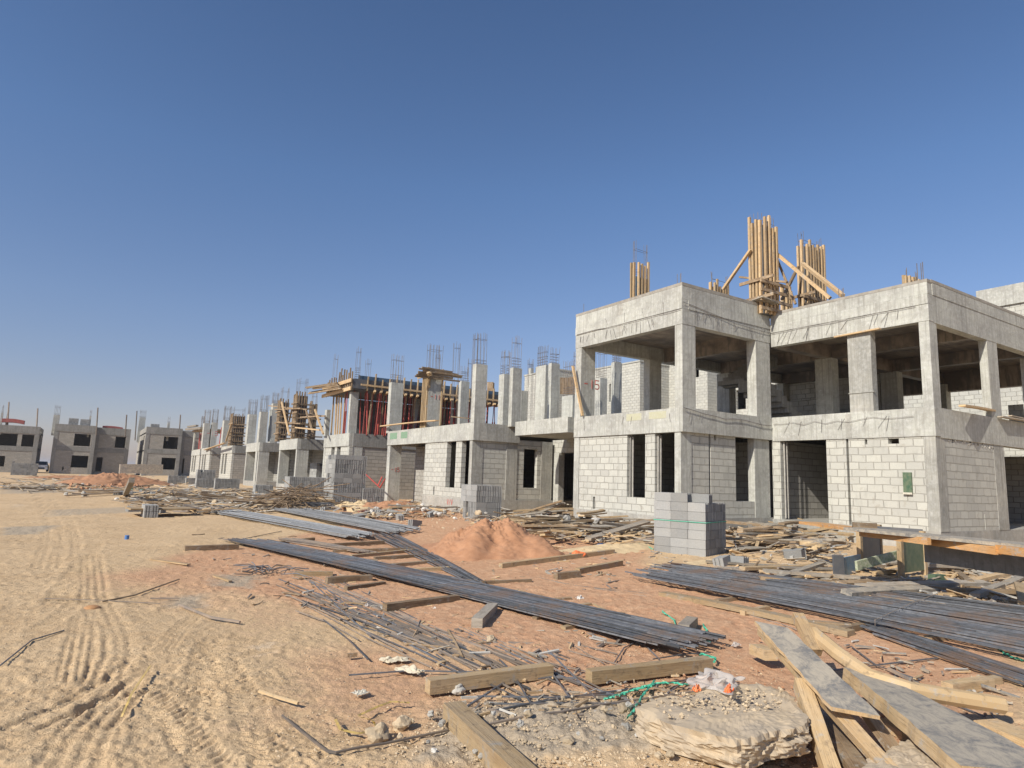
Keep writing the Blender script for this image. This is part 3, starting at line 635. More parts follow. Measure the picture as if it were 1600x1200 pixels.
# ---------- second villa: ground floor closed, upper floor only columns
XV2, YV2 = 12.6, 22.25
v2 = thing('unfinished_villa', (16, 26, G0), 'second villa from the right, one finished storey with bare concrete columns standing on top', 'building')
yL = 31.1
def yx(u, v=700, X=XV2): return float(onx(u, v, X)[1])
MB().box(XV2 + .04, 24, YV2 + .08, yx(662), G0 - .3, .75).build('plinth', 'plinth', v2)
mb = MB(); panel(mb, 'x', XV2 + .05, .2, YV2 + .32, yx(663), .75, 3.07, [(yx(733), yx(720), 1.15, 3.07), (yx(711), yx(697), 1.15, 3.07), (yx(677, 770), yx(675, 770), .8, 1.15)]); mb.build('front_block_wall', 'block_wall', v2)
xb = [float(ony(u, 720, YV2)[0]) for u in (756, 793, 810, 821, 842, 848, 865)]
mb = MB(); panel(mb, 'y', YV2 + .12, .2, xb[0], xb[1], .75, 3.07, []); mb.build('side_block_wall', 'block_wall', v2); mb = MB(); panel(mb, 'y', YV2 + .12, .2, xb[2], xb[5], .75, 3.2, [(xb[3], xb[4], 1.25, 2.85)]); mb.build('side_block_wall', 'block_wall', v2)
for a in [(XV2 + .03, xb[0], YV2 + .1, YV2 + .32), (xb[1], xb[2], YV2 + .09, YV2 + .4), (xb[5], xb[6], YV2 + .1, YV2 + .35)]: MB().box(*a, .5, 3.2 if a[0] > 14 else 3.06).build('column', 'concrete_rough', v2)
# porch bay at the far end: free column, recessed dark block wall
pc = MB().box(XV2 + .03, XV2 + .03 + .62, yx(609), yL - .02, G0 - .1, 3.06).build('column', 'concrete', v2); spray(v2, yx(609) - .004, XV2 + .15, 1.75, .2, '-15')
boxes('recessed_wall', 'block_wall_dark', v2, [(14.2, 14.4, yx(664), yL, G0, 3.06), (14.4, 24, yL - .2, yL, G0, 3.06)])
MB().box(13.0, 14.2, yx(664) - .1, yx(664) + .1, G0, 3.06).build('porch_wall', 'concrete', v2)
MB().box(XV2, XV2 + .25, YV2, yL, 3.06, 3.76).build('beam', 'concrete', v2)
MB().box(XV2 + .251, float(ony(812, 690, YV2)[0]), YV2 + .001, YV2 + .25, 3.06, 3.76).build('beam', 'concrete_rough', v2)
boxes('rear_beam', 'concrete', v2, [(XV2 + .251, 24, yL - .25, yL - .001, 3.06, 3.74), (23.8, 24, 17.4, yL - .26, G0, 3.7)])
boxes('floor_slab', 'concrete_rough', v2, [(XV2 + .252, 23.8, YV2 + .252, yL - .26, 3.5, 3.7), (16.71, 23.8, 17.3, YV2 + .25, 3.5, 3.7)])
for (u0, u1) in [(610, 621), (627, 637)]: MB().box(XV2 - .005, XV2 + .05, yx(u1, 672), yx(u0, 672), 3.35, 3.66).build('painted_patch', 'green_paint', v2)
spray(v2, XV2 + .038, yx(697, 787), .45, .22, 'v/v', axis='x')
# entrance recess between the villas with its canopy slab
boxes('entrance_wall', 'block_wall', v2, [(16.7, 16.9, 17.3, 21.0, .6, 3.3), (16.7, 16.9, 22.3 - .15, 22.6, .6, 3.3), (16.7, 16.9, 21.0, 22.15, 2.75, 3.3)])
MB().box(16.62, 16.9, 21.95, 22.3, .6, 2.75).build('door_column', 'concrete', v2)
MB().box(19.5, 19.7, 17.4, 24, .4, 3.5).build('inner_wall', 'block_wall_dark', v2)
MB().box(14.1, 17.2, 18.15, 21.55, 3.3, 3.85).build('canopy_slab', 'concrete', v2)
c5, _ = col_px(v2, XV2, 739, 744.5, 762, 568, 3.75, 516)
spray_c = None
c3 = [(XV2 + .1, 608, 612, 631, 597, 552), (16.0, 645, 650, 656, 615, None), (XV2 + 3, 717.5, 721, 734, 595, 570), (18.5, 786, 789, 796, 600, None), (15.6, 780, 788, 797, 584, 545), (14.2, 797, 802, 816, 574, 522), (16.3, 812, 815, 825, 610, None),
      (16.9, 837.5, 853, 857.5, 570, 537), (16.4, 857, 862, 875, 567, 540), (20.0, 878, 895, 900, 617, 560), (22.5, 930, 938, 949, 590, 541), (24, 955, 960, 972, 566, 545)]
for X, a, b_, c_, vt, bv in c3: col_px(v2, X, a, b_, c_, vt, 3.7, bv, 'concrete', 4)
fc, fb = col_px(v2, XV2 + .1, 664, 671, 691, 588, 3.75, 535)
spray(v2, fb[2] - .006, fb[0] + .12, 5.1, .22, '-115')
fr = thing('column_formwork', (fb[0], fb[2], 3.75), 'timber collar and studs strapped round the red-marked column of the second villa', 'formwork')
for k in range(4): MB().bar((fb[0] - .05, fb[2] + .05 + k * .15, 3.76), (fb[0] - .05, fb[2] + .05 + k * .15, fb[4] + .45 - random.uniform(0, .2)), .08, .07).build('stud', 'timber_tan', fr)
for k in range(2): MB().bar((fb[0] + k * (fb[1] - fb[0]), fb[2] - .05, 3.9 if k else 5.6), (fb[0] + k * (fb[1] - fb[0]), fb[2] - .05, fb[4] + .4), .07, .06).build('stud', 'timber_tan', fr)
for k in range(7):
    z = fb[4] - .1 + k * .07; MB().bar((fb[0] - random.uniform(.3, .9), fb[2] - .15 - .02 * k, z), (fb[1] + random.uniform(.3, 1.0), fb[2] - .15, z + random.uniform(-.05, .05)), .06, .07).build('collar', 'wood_old', fr)
for k in range(4): MB().bar((fb[0] - .15 - .04 * k, fb[2] - random.uniform(.3, .7), fb[4] + .03 * k), (fb[0] - .15, fb[3] + random.uniform(.3, .8), fb[4] + .05 * k), .06, .07).build('collar', 'timber_tan', fr)
pl = MB().bar(onx(596, 666, XV2 - .1), onx(683, 657, XV2 - .1), .18, .05, 0, 0, 4, .02).build('plank', 'wood_new'); tag(pl, 'long pale plank lying on the beam edge over the green patches of the second villa', 'plank')
pl = MB().bar(onx(706, 651, 14.0), onx(735, 654, 14.0), .14, .05).build('plank', 'wood_old'); tag(pl, 'short brown plank sticking out beside the tall corner column of the second villa', 'plank')
for k, (u, vt, vb, X) in enumerate([(735, 522, 590, 17.5), (728, 560, 600, 19), (785, 548, 585, 17), (822, 560, 600, 20), (893, 548, 620, 22), (706, 535, 590, 15.5), (678, 552, 590, 18), (832, 575, 612, 21), (908, 545, 600, 25)]):
    p = onx(u, vb, X); q = onx(u, vt, X)
    cage(X, X + .35, p[1] - .25, p[1], 3.7, q[2], 2, 3, 9 if k % 2 == 0 else 4).build('starter_bars', 'rebar_thin', v2)

# ---------- third villa: formwork deck on red props
XV3, YV3 = 11.7, 34.3
v3 = thing('unfinished_villa', (16, 38, G0), 'third villa from the right with a timber-formed roof deck held up on red steel props', 'building')
y3 = float(onx(506, 690, XV3)[1])
MB().box(XV3 + .04, 22, YV3 + .05, y3, 0, .75).build('plinth', 'plinth', v3)
mb = MB(); panel(mb, 'x', XV3 + .05, .2, YV3, y3 - .3, .75, 3.06, [(YV3 + 1.45, YV3 + 2.1, 1.15, 3.06), (YV3 + 2.5, YV3 + 3.1, 1.15, 3.06)]); mb.build('front_block_wall', 'block_wall', v3)
boxes('column', 'concrete', v3, [(XV3 + .03, XV3 + .5, y3 - .3, y3, 0, 3.06), (XV3 + .04, XV3 + .8, YV3 + .02, YV3 + .3, .7, 3.06)])
MB().box(XV3 + .8, 22, YV3 + .06, YV3 + .26, .75, 3.06).build('side_block_wall', 'block_wall_shaded', v3)
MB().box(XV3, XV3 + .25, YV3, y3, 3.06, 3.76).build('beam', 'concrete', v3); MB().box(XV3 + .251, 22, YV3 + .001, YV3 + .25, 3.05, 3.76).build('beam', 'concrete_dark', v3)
boxes('floor_slab', 'concrete_rough', v3, [(XV3 + .26, 22, YV3 + .26, y3, 3.5, 3.7), (XV3 + .251, 22, y3 - .25, y3 - .01, .5, 3.49)])
_, b_ = col_px(v3, XV3 + .05, 546.5, 549, 561, 612, 3.75)
col_px(v3, XV3 + .05, 508, 511, 517, 640, 3.75)
zd = float(onx(549, 609, XV3)[2]); zt3 = float(onx(556, 589, XV3)[2])
dk = thing('formwork_deck', (16, 36, zd), 'dark-sided timber roof deck formwork with upright boards standing above red props', 'formwork')
MB().box(XV3 + .05, 21.5, YV3 + .05, y3, zd + .02, zd + .14).build('deck_board', 'dark_form', dk)
MB().box(XV3, XV3 + .04, YV3, y3, zd + .1, zt3 - .05).build('edge_form', 'concrete', dk)
MB().box(XV3, 21.5, YV3 - .04, YV3, zd + .08, zt3 - .04).build('edge_form', 'dark_form', dk)
MB().box(XV3 + .4, 21.5, YV3 + .3, YV3 + .34, zt3 - .1, zt3 + .22).build('inner_form', 'blue_form', dk)
for i in range(14): MB().bar((XV3 - .06, YV3 + (y3 - YV3) * i / 13, zd - .05), (XV3 - .06 + random.uniform(-.05, .05), YV3 + (y3 - YV3) * i / 13 + random.uniform(-.08, .08), zt3 + random.uniform(.2, .8)), .06, .08).build('stud', 'wood_old', dk)
for i in range(22):
    x = XV3 + .8 + i * .43; MB().bar((x, YV3 - .09, zd + .0), (x + .03, YV3 - .09, zt3 + random.uniform(.05, .45)), .06, .10).build('stud', 'timber_tan', dk)
for z, mt in ((zd + .05, 'wood_new'), (zt3 - .15, 'wood_new')): MB().bar((XV3 - .14, YV3 - .1, z), (XV3 - .14, y3 + .6, z), .06, .2).build('waler', mt, dk)
for k in range(5): MB().bar((XV3 - .3, YV3 + 1 + k * .2, zd + .12 + .1 * k), (XV3 - random.uniform(.5, 1.0), y3 + random.uniform(.5, 2.0), zd + .25 + .1 * k), .1, .07).build('waler', 'wood_old', dk)
MB().bar((XV3 + .4, YV3 - .15, zt3 - .35), (21, YV3 - .15, zt3 - .4), .06, .1).build('waler', 'wood_new', dk)
for i in range(24):
    x = XV3 + 1.1 + i * .37; MB().bar((x, YV3 - .5, zd - .02), (x + .3, YV3 + .5, zd - .05), .11, .10).build('joist', 'wood_new', dk)
for (u, vt, X, h) in [(521, 553, XV3 + 1, 4), (556, 541, XV3 + .1, 6), (571, 560, XV3 + 1.6, 4)]:
    q = onx(u, vt, X); cage(X, X + .3, q[1] - .3, q[1], zt3 - .1, q[2], 2, 2, h).build('starter_bars', 'rebar_thin', dk)
def prop(x, y, z0, z1, lean, mat='red_paint'):
    mb = MB(); zm = (z0 + z1) / 2 + random.uniform(-.2, .2); a = Vector((x, y, z0)); b_ = Vector((x + lean[0], y + lean[1], z1))
    root = thing('steel_prop', a, 'red painted steel prop standing under the timber roof deck of the third villa', 'prop', 'red steel props under the timber deck')
    MB().tube([a, a.lerp(b_, .55)], .04, 6).build('outer_tube', mat, root); MB().tube([a.lerp(b_, .5), b_], .024, 6).build('inner_tube', mat, root)
    MB().box(x - .07, x + .07, y - .07, y + .07, z0, z0 + .012).build('base_plate', mat, root); return root
for i in range(90):
    x = XV3 + .9 + (i % 30) * .29 + random.uniform(-.1, .1); y = YV3 + .18 + (i // 40) * .9 + random.uniform(-.2, .2)
    if i % 7 == 3:
        tag(MB().bar((x, y, 3.76), (x + random.uniform(-.15, .15), y, zd), .07, .07).build('timber_prop', 'wood_old'), 'brown timber post standing among the red props of the third villa', 'prop', 'timber posts among the red props')
    else: prop(x, y, 3.70, zd + .01, (random.uniform(-.12, .12), random.uniform(-.1, .1)))
for i in range(11):
    y = YV3 + .5 + i * .36; m_ = 'wood_old' if i > 4 else 'red_paint'; x = XV3 + .2 + random.uniform(0, .2)
    if i > 4: tag(MB().bar((x, y, 3.78), (x + .05, y + random.uniform(.15, .5), zd), .08, .06).build('timber_prop', 'wood_new'), 'leaning pale timber post at the street edge under the third villa deck', 'prop', 'timber posts at the deck edge')
    else: prop(x, y, 3.77, zd + .01, (0, random.uniform(-.1, .15)))
boxes('rear_form', 'dark_form', dk, [(18, 18.2, YV3 + 3.9, YV3 + 4.1, 3.7, zd), (XV3 + 1.5, 21.5, y3 + .0, y3 + .15, 3.7, zd)])

# ---------- villas four to eight, one storey each with columns on top
def small_villa(label, X, uc, ul, side_u, cols, style, vtb=None, vbb=None):
    y0 = float(onx(uc, 700, X)[1]); y1 = float(onx(ul, 700, X)[1]); zb, zt = 3.06, 3.76
    xr = max(X + 3, float(ony(side_u, 705, y0)[0])) + 1.0
    root = thing('unfinished_villa', ((X + xr) / 2, (y0 + y1) / 2, .25), label, 'building')
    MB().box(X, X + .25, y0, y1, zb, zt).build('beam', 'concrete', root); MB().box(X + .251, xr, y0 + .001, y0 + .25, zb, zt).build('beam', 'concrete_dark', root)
    MB().box(X + .26, xr, y0 + .26, y1, 3.5, 3.7).build('floor_slab', 'concrete_rough', root)
    MB().box(X + .02, xr, y0 + .05, y1, 0, .7).build('plinth', 'plinth', root)
    L = y1 - y0
    if style == 'wall':
        mb = MB(); panel(mb, 'x', X + .04, .2, y0 + .05, y1, .7, zb, [(y0 + L * .42, y0 + L * .58, 1.1, zb), (y0 + L * .68, y0 + L * .84, 1.1, zb)]); mb.build('front_block_wall', 'block_wall', root)
        MB().box(X + .241, xr, y0 + .06, y0 + .26, .7, zb).build('side_block_wall', 'block_wall_shaded', root)
    else:
        boxes('column', 'concrete', root, [(X + .03, X + .8, y0 + .03, y0 + .33, 0, zb), (X + .03, X + .7, y1 - .33, y1, 0, zb)])
        mb = MB(); panel(mb, 'x', X + 2.4, .2, y0 + .3, y1, .7, 3.5, [(y0 + 1, y0 + 1.9, 1.1, 2.8)]); mb.build('recessed_wall', 'block_wall_dark', root)
        mb = MB(); panel(mb, 'y', y0 + 1.9, .2, X + 2.6, xr, .7, 3.5, []); mb.build('recessed_wall', 'block_wall_shaded', root)
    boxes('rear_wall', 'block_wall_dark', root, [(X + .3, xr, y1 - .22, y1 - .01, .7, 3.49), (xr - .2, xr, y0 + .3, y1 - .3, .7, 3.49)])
    for dX, a, b_, c_, vt, bv in cols: col_px(root, X + dX, a, b_, c_, vt, 3.7, bv, 'concrete', 3)
    return root, y0, y1
v4, ya, yb = small_villa('fourth villa from the right, open porch columns below a crowd of brown timber column forms', 11.45, 464, 436, 505, [(3, 424, 427, 436, 630, 612)], 'open')
def brownform(label, X, ul, um, ur, vt, n=3, **k):
    return formwork(label, X, ul, um, ur, vt, 3.75, mat='wood_old', inner='dark_form', collars=tuple((i + .6) / (n + 1) for i in range(n)), **k)
brownform('left one of three tall brown timber column forms on the fourth villa', 11.6, 437, 441, 453, 622, 3, bars=1.0)
brownform('middle and tallest of the brown timber column forms on the fourth villa', 11.6, 462, 467, 482, 611, 4, bars=1.1)
brownform('right brown timber column form on the fourth villa beside the prop deck', 14.0, 486, 489, 497, 626, 3, bars=.8)
for i, (u0, v0, u1, v1_) in enumerate([(440, 628, 452, 680), (456, 640, 446, 680), (478, 640, 490, 680), (492, 640, 505, 678), (430, 640, 470, 638), (420, 634, 480, 640), (462, 668, 500, 672), (436, 660, 470, 662), (470, 652, 508, 650)]):
    tag(MB().bar(onx(u0, v0, 11.2 + .2 * (i % 3)), onx(u1, v1_, 11.2 + .2 * (i % 3)), .1, .08).build('timber_brace', 'wood_old' if i % 3 else 'wood_new'), 'brown timber brace tying the column forms on the fourth villa', 'brace', 'braces on the fourth villa')
v5, ya, yb = small_villa('fifth villa from the right with one full-height square column at its corner', 11.1, 405, 384.5, 440, [(.0, 386.5, 389.5, 402, 647, 623), (3.5, 424, 426, 436, 650, 625)], 'open')
y5 = ya
c_, bb = col_px(v5, 11.08, 405, 408, 419.5, 643, .2, 617, 'concrete', 2)
for i in range(3): tag(MB().tube([onx(419 + 1.6 * i, 690, 12), onx(422 + 1.6 * i, 640, 12)], .05, 5).build('steel_pole', 'concrete'), 'pale steel pole standing beside the tall square column of the fifth villa', 'pole', 'poles by the fifth villa')
v6, ya, yb = small_villa('sixth villa from the right with a timber-framed column and leaning plank', 10.95, 363, 345.5, 385, [(.0, 348, 350.5, 361, 656.5, 634), ], 'wall')
brownform('brown timber frame with dark inner panel standing on the sixth villa', 11.2, 362, 366, 384, 645, 3, bars=.8)
tag(MB().bar(onx(320, 703, 10.3), onx(352, 692, 10.3), .25, .08).build('plank', 'wood_new'), 'pale plank lying sloped against the beam of the sixth villa', 'plank')
tag(MB().bar(onx(353, 690, 10.6), onx(362, 662, 10.8), .15, .08).build('timber_brace', 'wood_new'), 'thin pale timber brace leaning on the frame of the sixth villa', 'brace')
v7, ya, yb = small_villa('seventh villa from the right, plain block wing with two bare columns on top', 10.45, 328.5, 315, 345, [(0, 317.5, 319.5, 329, 661, 640), (.8, 330, 332, 341, 660, 639)], 'wall')
v8, ya, yb = small_villa('last villa of the right-hand row, narrow wing with a ragged timber deck', 10.7, 313, 300, 320, [(0, 303.0, 304, 306, 676, None), (1.2, 313, 315, 319, 668, 650)], 'wall')
dk8 = thing('formwork_deck', tuple(onx(308, 672, 10.6)), 'ragged timber deck with boards poking out on the last villa of the row', 'formwork')
MB().box(10.5, 15, ya, yb, 6.05, 6.2).build('deck_board', 'wood_old', dk8); MB().bar(onx(292, 671, 10.4), onx(316, 669, 10.4), .4, .25).bar(onx(294, 667, 10.4), onx(308, 665, 10.4), .3, .2).build('waler', 'wood_grey', dk8)
for i in range(14):
    u = 304 + random.uniform(0, 11) if i < 7 else 334 + random.uniform(0, 12); X = 11.3; p = onx(u, 680, X)
    tag(MB().tube([(X + random.uniform(0, 1), p[1], 3.75), (X + random.uniform(0, 1), p[1], 6.1)], .05, 5).build('steel_prop', 'red_paint'), 'distant red prop on the far end of the villa row', 'prop', 'distant red props at the end of the row')
spray(v7, float(onx(319.5, 680, 10.45)[1]) - .02, 10.7, 5.2, .5, '-15')

# ---------- far cross row of three finished-frame villas
def far_villa(label, Y, parts, sides=()):
    a = parts[0]; x0 = float(ony(a[0], 700, Y)[0])
    root = thing('unfinished_villa', (x0, Y, .3), label, 'building'); zt = None
    for (ul, ur, vtl, dep, holes, step) in parts:
        Yp = Y + step; xa = float(ony(ul, 700, Yp)[0]); xb_ = float(ony(ur, 700, Yp)[0]); z1 = float(ony((ul + ur) / 2, vtl, Yp)[2]) ; hs = []
        for (hu0, hu1, hv0, hv1) in holes:
            p = ony(hu0, hv0, Yp); q = ony(hu1, hv1, Yp); hs.append((float(p[0]), float(q[0]), float(q[2]), float(p[2])))
        mb = MB(); zf = .3 + (z1 - .3) * .5
        panel(mb, 'y', Yp, .25, xa, xb_, .0, z1 - 1.05, hs); mb.build('front_block_wall', 'block_wall_shaded', root)
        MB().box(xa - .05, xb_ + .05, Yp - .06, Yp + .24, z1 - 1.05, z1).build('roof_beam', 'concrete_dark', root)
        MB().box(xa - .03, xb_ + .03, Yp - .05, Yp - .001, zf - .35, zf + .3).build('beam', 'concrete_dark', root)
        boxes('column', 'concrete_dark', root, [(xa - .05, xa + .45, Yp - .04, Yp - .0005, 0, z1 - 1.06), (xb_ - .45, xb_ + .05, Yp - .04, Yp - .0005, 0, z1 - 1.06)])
        mb = MB(); mb.box(xa, xb_, Yp + .25, Yp + dep, z1 - 1.0, z1 - .8).box(xa, xb_, Yp + .25, Yp + dep, zf - .1, zf + .1)
        mb.build('roof_slab', 'concrete_rough', root)
        mb = MB(); panel(mb, 'x', xa, .25, Yp + .26, Yp + dep, 0, z1, [(Yp + 3, Yp + 5, 4.8, 6.2)]); panel(mb, 'x', xb_ - .25, .25, Yp + .26, Yp + dep, 0, z1, [(Yp + 2, Yp + 5, 4.6, 6.2)])
        panel(mb, 'y', Yp + dep, .25, xa, xb_, 0, z1, [(xa + .9 + .2 * k, xa + 1.9 + .2 * k, 4.4, 5.9) for k in range(1)]); mb.build('side_block_wall', 'block_wall_shaded', root)
    return root
b1_ = far_villa('far left villa cut by the picture edge, upper floor open with sky behind', 112, [(-70, 58, 663, 9, [(-20, 0, 678, 702), (1.5, 25, 677, 700), (35, 51, 679, 701), (-5, 6, 712, 729), (-40, -12, 712, 738)], 0)])
b2_ = far_villa('far villa in the centre of the cross row with dark window openings', 113, [(82, 147, 663.5, 9, [(117, 140, 677.5, 697.5), (112.5, 136, 711.5, 731), (97.5, 99, 729, 735)], 0), (147.3, 201, 669, 8, [(181, 195, 682, 700), (143, 158, 714, 737)], 1.4)])
b3_ = far_villa('far villa right of the alley, next to the end of the near row', 111, [(226, 282, 668, 18, [(256.5, 277, 682, 702), (253, 273, 715, 734), (240, 241.5, 733, 737)], 0), (282.3, 330, 674, 8, [(277, 286, 716, 740)], 1.6)])
for root, Y, lst in ((b3_, 125, [(218, 228, 652, 640)]), (b1_, 112, [(2, 5, 645, 632), (10, 13, 650, 640)]), (b2_, 113, [(84, 94, 648, 632), (140, 143, 650, 640)]), (b3_, 111, [(262, 266, 660, 650)])):
    for a, c_, vt, bv in lst:
        p = ony(a, vt, Y + 1); q = ony(c_, vt, Y + 1); tp = ony(a, bv, Y + 1)[2]
        column(root, float(p[0]), float(q[0]), Y + 1, Y + 1.5, 5.5, float(p[2]), float(tp - p[2]), 'concrete', 2)
for u, v0, v1_ in [(58, 667, 638), (152, 666, 637), (197, 670, 648), (213, 670, 642), (281, 672, 648), (13, 662, 628)]:
    yp = 126.0 if u == 213 else 112.7; p = ony(u, v0, yp); q = ony(u + 1, v1_, yp)
    tag(MB().tube([(p[0], yp, 5.8), (q[0], yp, q[2])], .09, 5).build('steel_pole', 'rebar_dusty'), 'thin upright pole on the roofs of the far cross row', 'pole', 'upright poles on the far roofs')
def far_stack(u0, u1, v0, v1_, Y, label):
    p = ony(u0, v0, Y); q = ony(u1, v1_, Y); root = thing('block_stack', ((p[0] + q[0]) / 2, Y, q[2]), label, 'block stack', 'block stacks on the far roofs'); n = 6; r = 4
    for i in range(n):
        for j in range(r):
            w_ = (q[0] - p[0]) / n; h = (p[2] - q[2]) / r; MB().box(p[0] + i * w_, p[0] + (i + .93) * w_, Y, Y + 1, q[2] + j * h, q[2] + (j + .93) * h).build('block', 'block', root)
far_stack(108, 122, 653, 664, 113.8, 'left square block stack on the central far roof'); far_stack(126, 140, 654.5, 665, 113.8, 'right block stack with gaps on the central far roof'); far_stack(236, 249, 662, 669, 111.8, 'low block stack on the far roof right of the alley')
for (u0, u1, v, Y, lb) in [(160, 192, 668, 115.4, 'red sheeting heaped on the lower part of the central far roof'), (3, 38, 661.5, 112.6, 'red sheeting on the far left roof')]:
    p = ony(u0, v, Y); q = ony(u1, v + 1, Y); mb = MB().bar((p[0], Y, 7.1), (q[0], Y, 7.0), 1.2, .5, 0, 0, 6, .1); tag(mb.build('sheeting', 'red_cloth'), lb, 'sheeting')

# ---------- back rows seen between and above the near row
def back_villa(label, X, ul, ur, vt, holes=(), cols=(), dep=6, z0=0.3):
    y1 = float(onx(ul, vt, X)[1]); y0 = float(onx(ur, vt, X)[1]); zt = float(onx((ul + ur) / 2, vt, X)[2])
    root = thing('unfinished_villa', (X + dep / 2, (y0 + y1) / 2, z0), label, 'building')
    hs = [(float(onx(b_, c_, X)[1]), float(onx(a, c_, X)[1]), float(onx(a, d, X)[2]), float(onx(a, c_, X)[2])) for a, b_, c_, d in holes]
    mb = MB(); panel(mb, 'x', X, .2, y0, y1, z0, zt, hs); mb.build('front_block_wall', 'block_wall', root)
    boxes('side_block_wall', 'block_wall', root, [(X + .2, X + dep, y0, y0 + .2, z0, zt), (X + .2, X + dep, y1 - .2, y1, z0, zt), (X + dep, X + dep + .2, y0, y1, z0, zt)])
    MB().box(X - .05, X + dep + .2, y0 - .05, y1 + .05, zt, zt + .12).build('roof_slab', 'concrete', root)
    for (a, b_, c_, t_, bv) in cols: col_px(root, X + .5, a, b_, c_, t_, zt, bv, 'concrete', 3)
    return root
back_villa('white block villa behind the canopy with bars rising from its wall', 30, 820, 870, 583, [(850, 862, 600, 618)], [(826, 829, 834, 575, 565)])
back_villa('pale block villa seen through the open upper floor of the left wing', 33, 925, 1000, 572, [(952, 960, 600, 628)], [(957, 962, 971, 565, 545)])
back_villa('tall white block villa behind the open upper floor with a dark window slot', 36, 1010, 1105, 556, [(1085, 1092, 575, 590), (1062, 1066, 600, 640)], [(1016, 1020, 1026, 550, 540)])
back_villa('bright block villa behind the stair of the large villa with dark openings', 38, 1112, 1250, 572, [(1220, 1245, 590, 640), (1150, 1165, 610, 640)], [])
back_villa('block villa far behind the right wing with a dark doorway', 44, 1260, 1420, 604, [(1364, 1376, 612, 640), (1290, 1310, 615, 640)], [], 8)
back_villa('block villa behind the far right bays with narrow dark gaps', 46, 1425, 1650, 604, [(1526, 1545, 610, 650), (1440, 1450, 610, 650)], [], 8)
rb = thing('unfinished_villa', (34, 12, .3), 'white block parapet and upper storey rising behind the right roof edge', 'building')
p = onx(1530, 455, 34); MB().box(34, 44, -6, float(p[1]), .3, float(p[2]) - .9).build('block_body', 'block_wall', rb); MB().box(33.9, 44.1, -6.1, float(p[1]) + .1, float(p[2]) - .9, float(p[2])).build('parapet', 'concrete', rb)
boxes('side_block_wall', 'block_wall', rb, [(34, 34.3, float(p[1]) + .1, float(p[1]) + 5, .3, float(p[2]) - 2.2), (34.3, 42, float(p[1]) + 4.7, float(p[1]) + 5, .3, float(p[2]) - 2.2)])
# timber decks and props of the back row behind the second villa
bd = thing('formwork_deck', (28, 33, 5.9), 'brown timber wall form with upright studs on the back row behind the bare columns', 'formwork')
for i in range(26):
    u = 762 + i * .75 if i < 12 else 876 + (i - 12) * 1.7; X = 24.6 if i < 12 else 27.6; p = onx(u, 597 if i < 12 else 590, X); q = onx(u, 625 if i < 12 else 616, X)
    MB().bar((X, q[1], q[2]), (X, p[1], p[2]), .06, .06).build('stud', 'wood_old', bd)
for (u0, u1, v0, v1_, X) in [(762, 771, 600, 618, 24.7), (876, 900, 592, 612, 27.8)]:
    a = onx(u0, v0, X); b_ = onx(u1, v1_, X); MB().box(X, X + .05, b_[1], a[1], b_[2], a[2]).build('form_panel', 'wood_old', bd)

# ================================================================== things on the ground
def rock_mesh(name, mat, size, seed, sub=2, flat=(1, 1, .75), amp=.35):
    bm = bmesh.new(); bmesh.ops.create_icosphere(bm, subdivisions=sub, radius=1)
    off = Vector((seed * 7.3, seed * 3.1, seed))
    for v in bm.verts:
        n_ = noise.noise(v.co * 1.1 + off) * amp * 1.6 + noise.noise(v.co * 3 + off) * amp * .5
        v.co *= 1 + n_; v.co = Vector((v.co.x * flat[0], v.co.y * flat[1], v.co.z * flat[2])) * size
    me = bpy.data.meshes.new(name); bm.to_mesh(me); bm.free(); me.materials.append(MATS[mat]); return me
def put(me, name, loc, rot=(0, 0, 0), sc_=1.0):
    o = bpy.data.objects.new(name, me); col.objects.link(o); o.location = loc; o.rotation_euler = rot; o.scale = (sc_,) * 3; return o

# ---------- sand heaps
def mound(label, u, v, rx, ry, h, mat, name='sand_heap', seed=1, n=90, rot=0.0):
    c = at(u, v); mb = MB(); A = []
    for i in range(n + 1):
        r = i / n
        for j in range(120):
            a = j / 120 * 2 * math.pi; k = 1 + .16 * math.sin(a * 2 + seed) + .12 * math.sin(a * 3 + seed * 2) + .05 * math.sin(a * 7 + seed)
            x = math.cos(a) * r * rx * k; y = math.sin(a) * r * ry * k; x, y = x * math.cos(rot) - y * math.sin(rot), x * math.sin(rot) + y * math.cos(rot)
            q = Vector((x + seed * 10, y, 0)); prof = max(0, 1 - r) ** 1.15 * (1.05 - .3 * (1 - r) ** 4) - .10 * r ** 4
            z = h * prof + (noise.noise(q * 2.2) * .14 + noise.noise(q * 6) * .07 + abs(noise.noise(q * 13)) * .06 + noise.noise(q * 26) * .025 + noise.noise(q * 50) * .014) * min(1, h * 1.6) * (1 - r ** 3)
            X, Y = c[0] + x, c[1] + y; mb.v.append((X, Y, float(ground(X, Y)) - .03 + z))
    for i in range(n):
        for j in range(120):
            j2 = (j + 1) % 120; mb.f.append((i * 120 + j, (i + 1) * 120 + j, (i + 1) * 120 + j2, i * 120 + j2)); mb.m.append(0); mb.uv += [(0, 0)] * 4
    return tag(mb.build(name, mat, smooth=True), label, 'sand heap')
mound('tall heap of orange sand in the middle of the yard', 768, 864, 1.3, 1.75, .84, 'sand_red', seed=2)
mound('low orange sand ridge left of the tall orange heap', 715, 862, .8, 1.5, .22, 'sand_red', seed=5)
mound('low orange heap before the second villa', 600, 797, 2.0, 1.6, .42, 'sand_red', seed=3)
mound('pale yellow sand heap beside the tall leaning block stack', 555, 797, 1.1, 1.6, .42, 'sand_pale', seed=4)
mound('pale sand heap with a torn green sheet in the porch of the second villa', 634, 775, 1.0, 1.6, 1.0, 'sand_pale', seed=6)
mound('reddish rubble heap before the far central villa', 176, 757, 4.0, 2.6, 1.1, 'sand_red', seed=7)
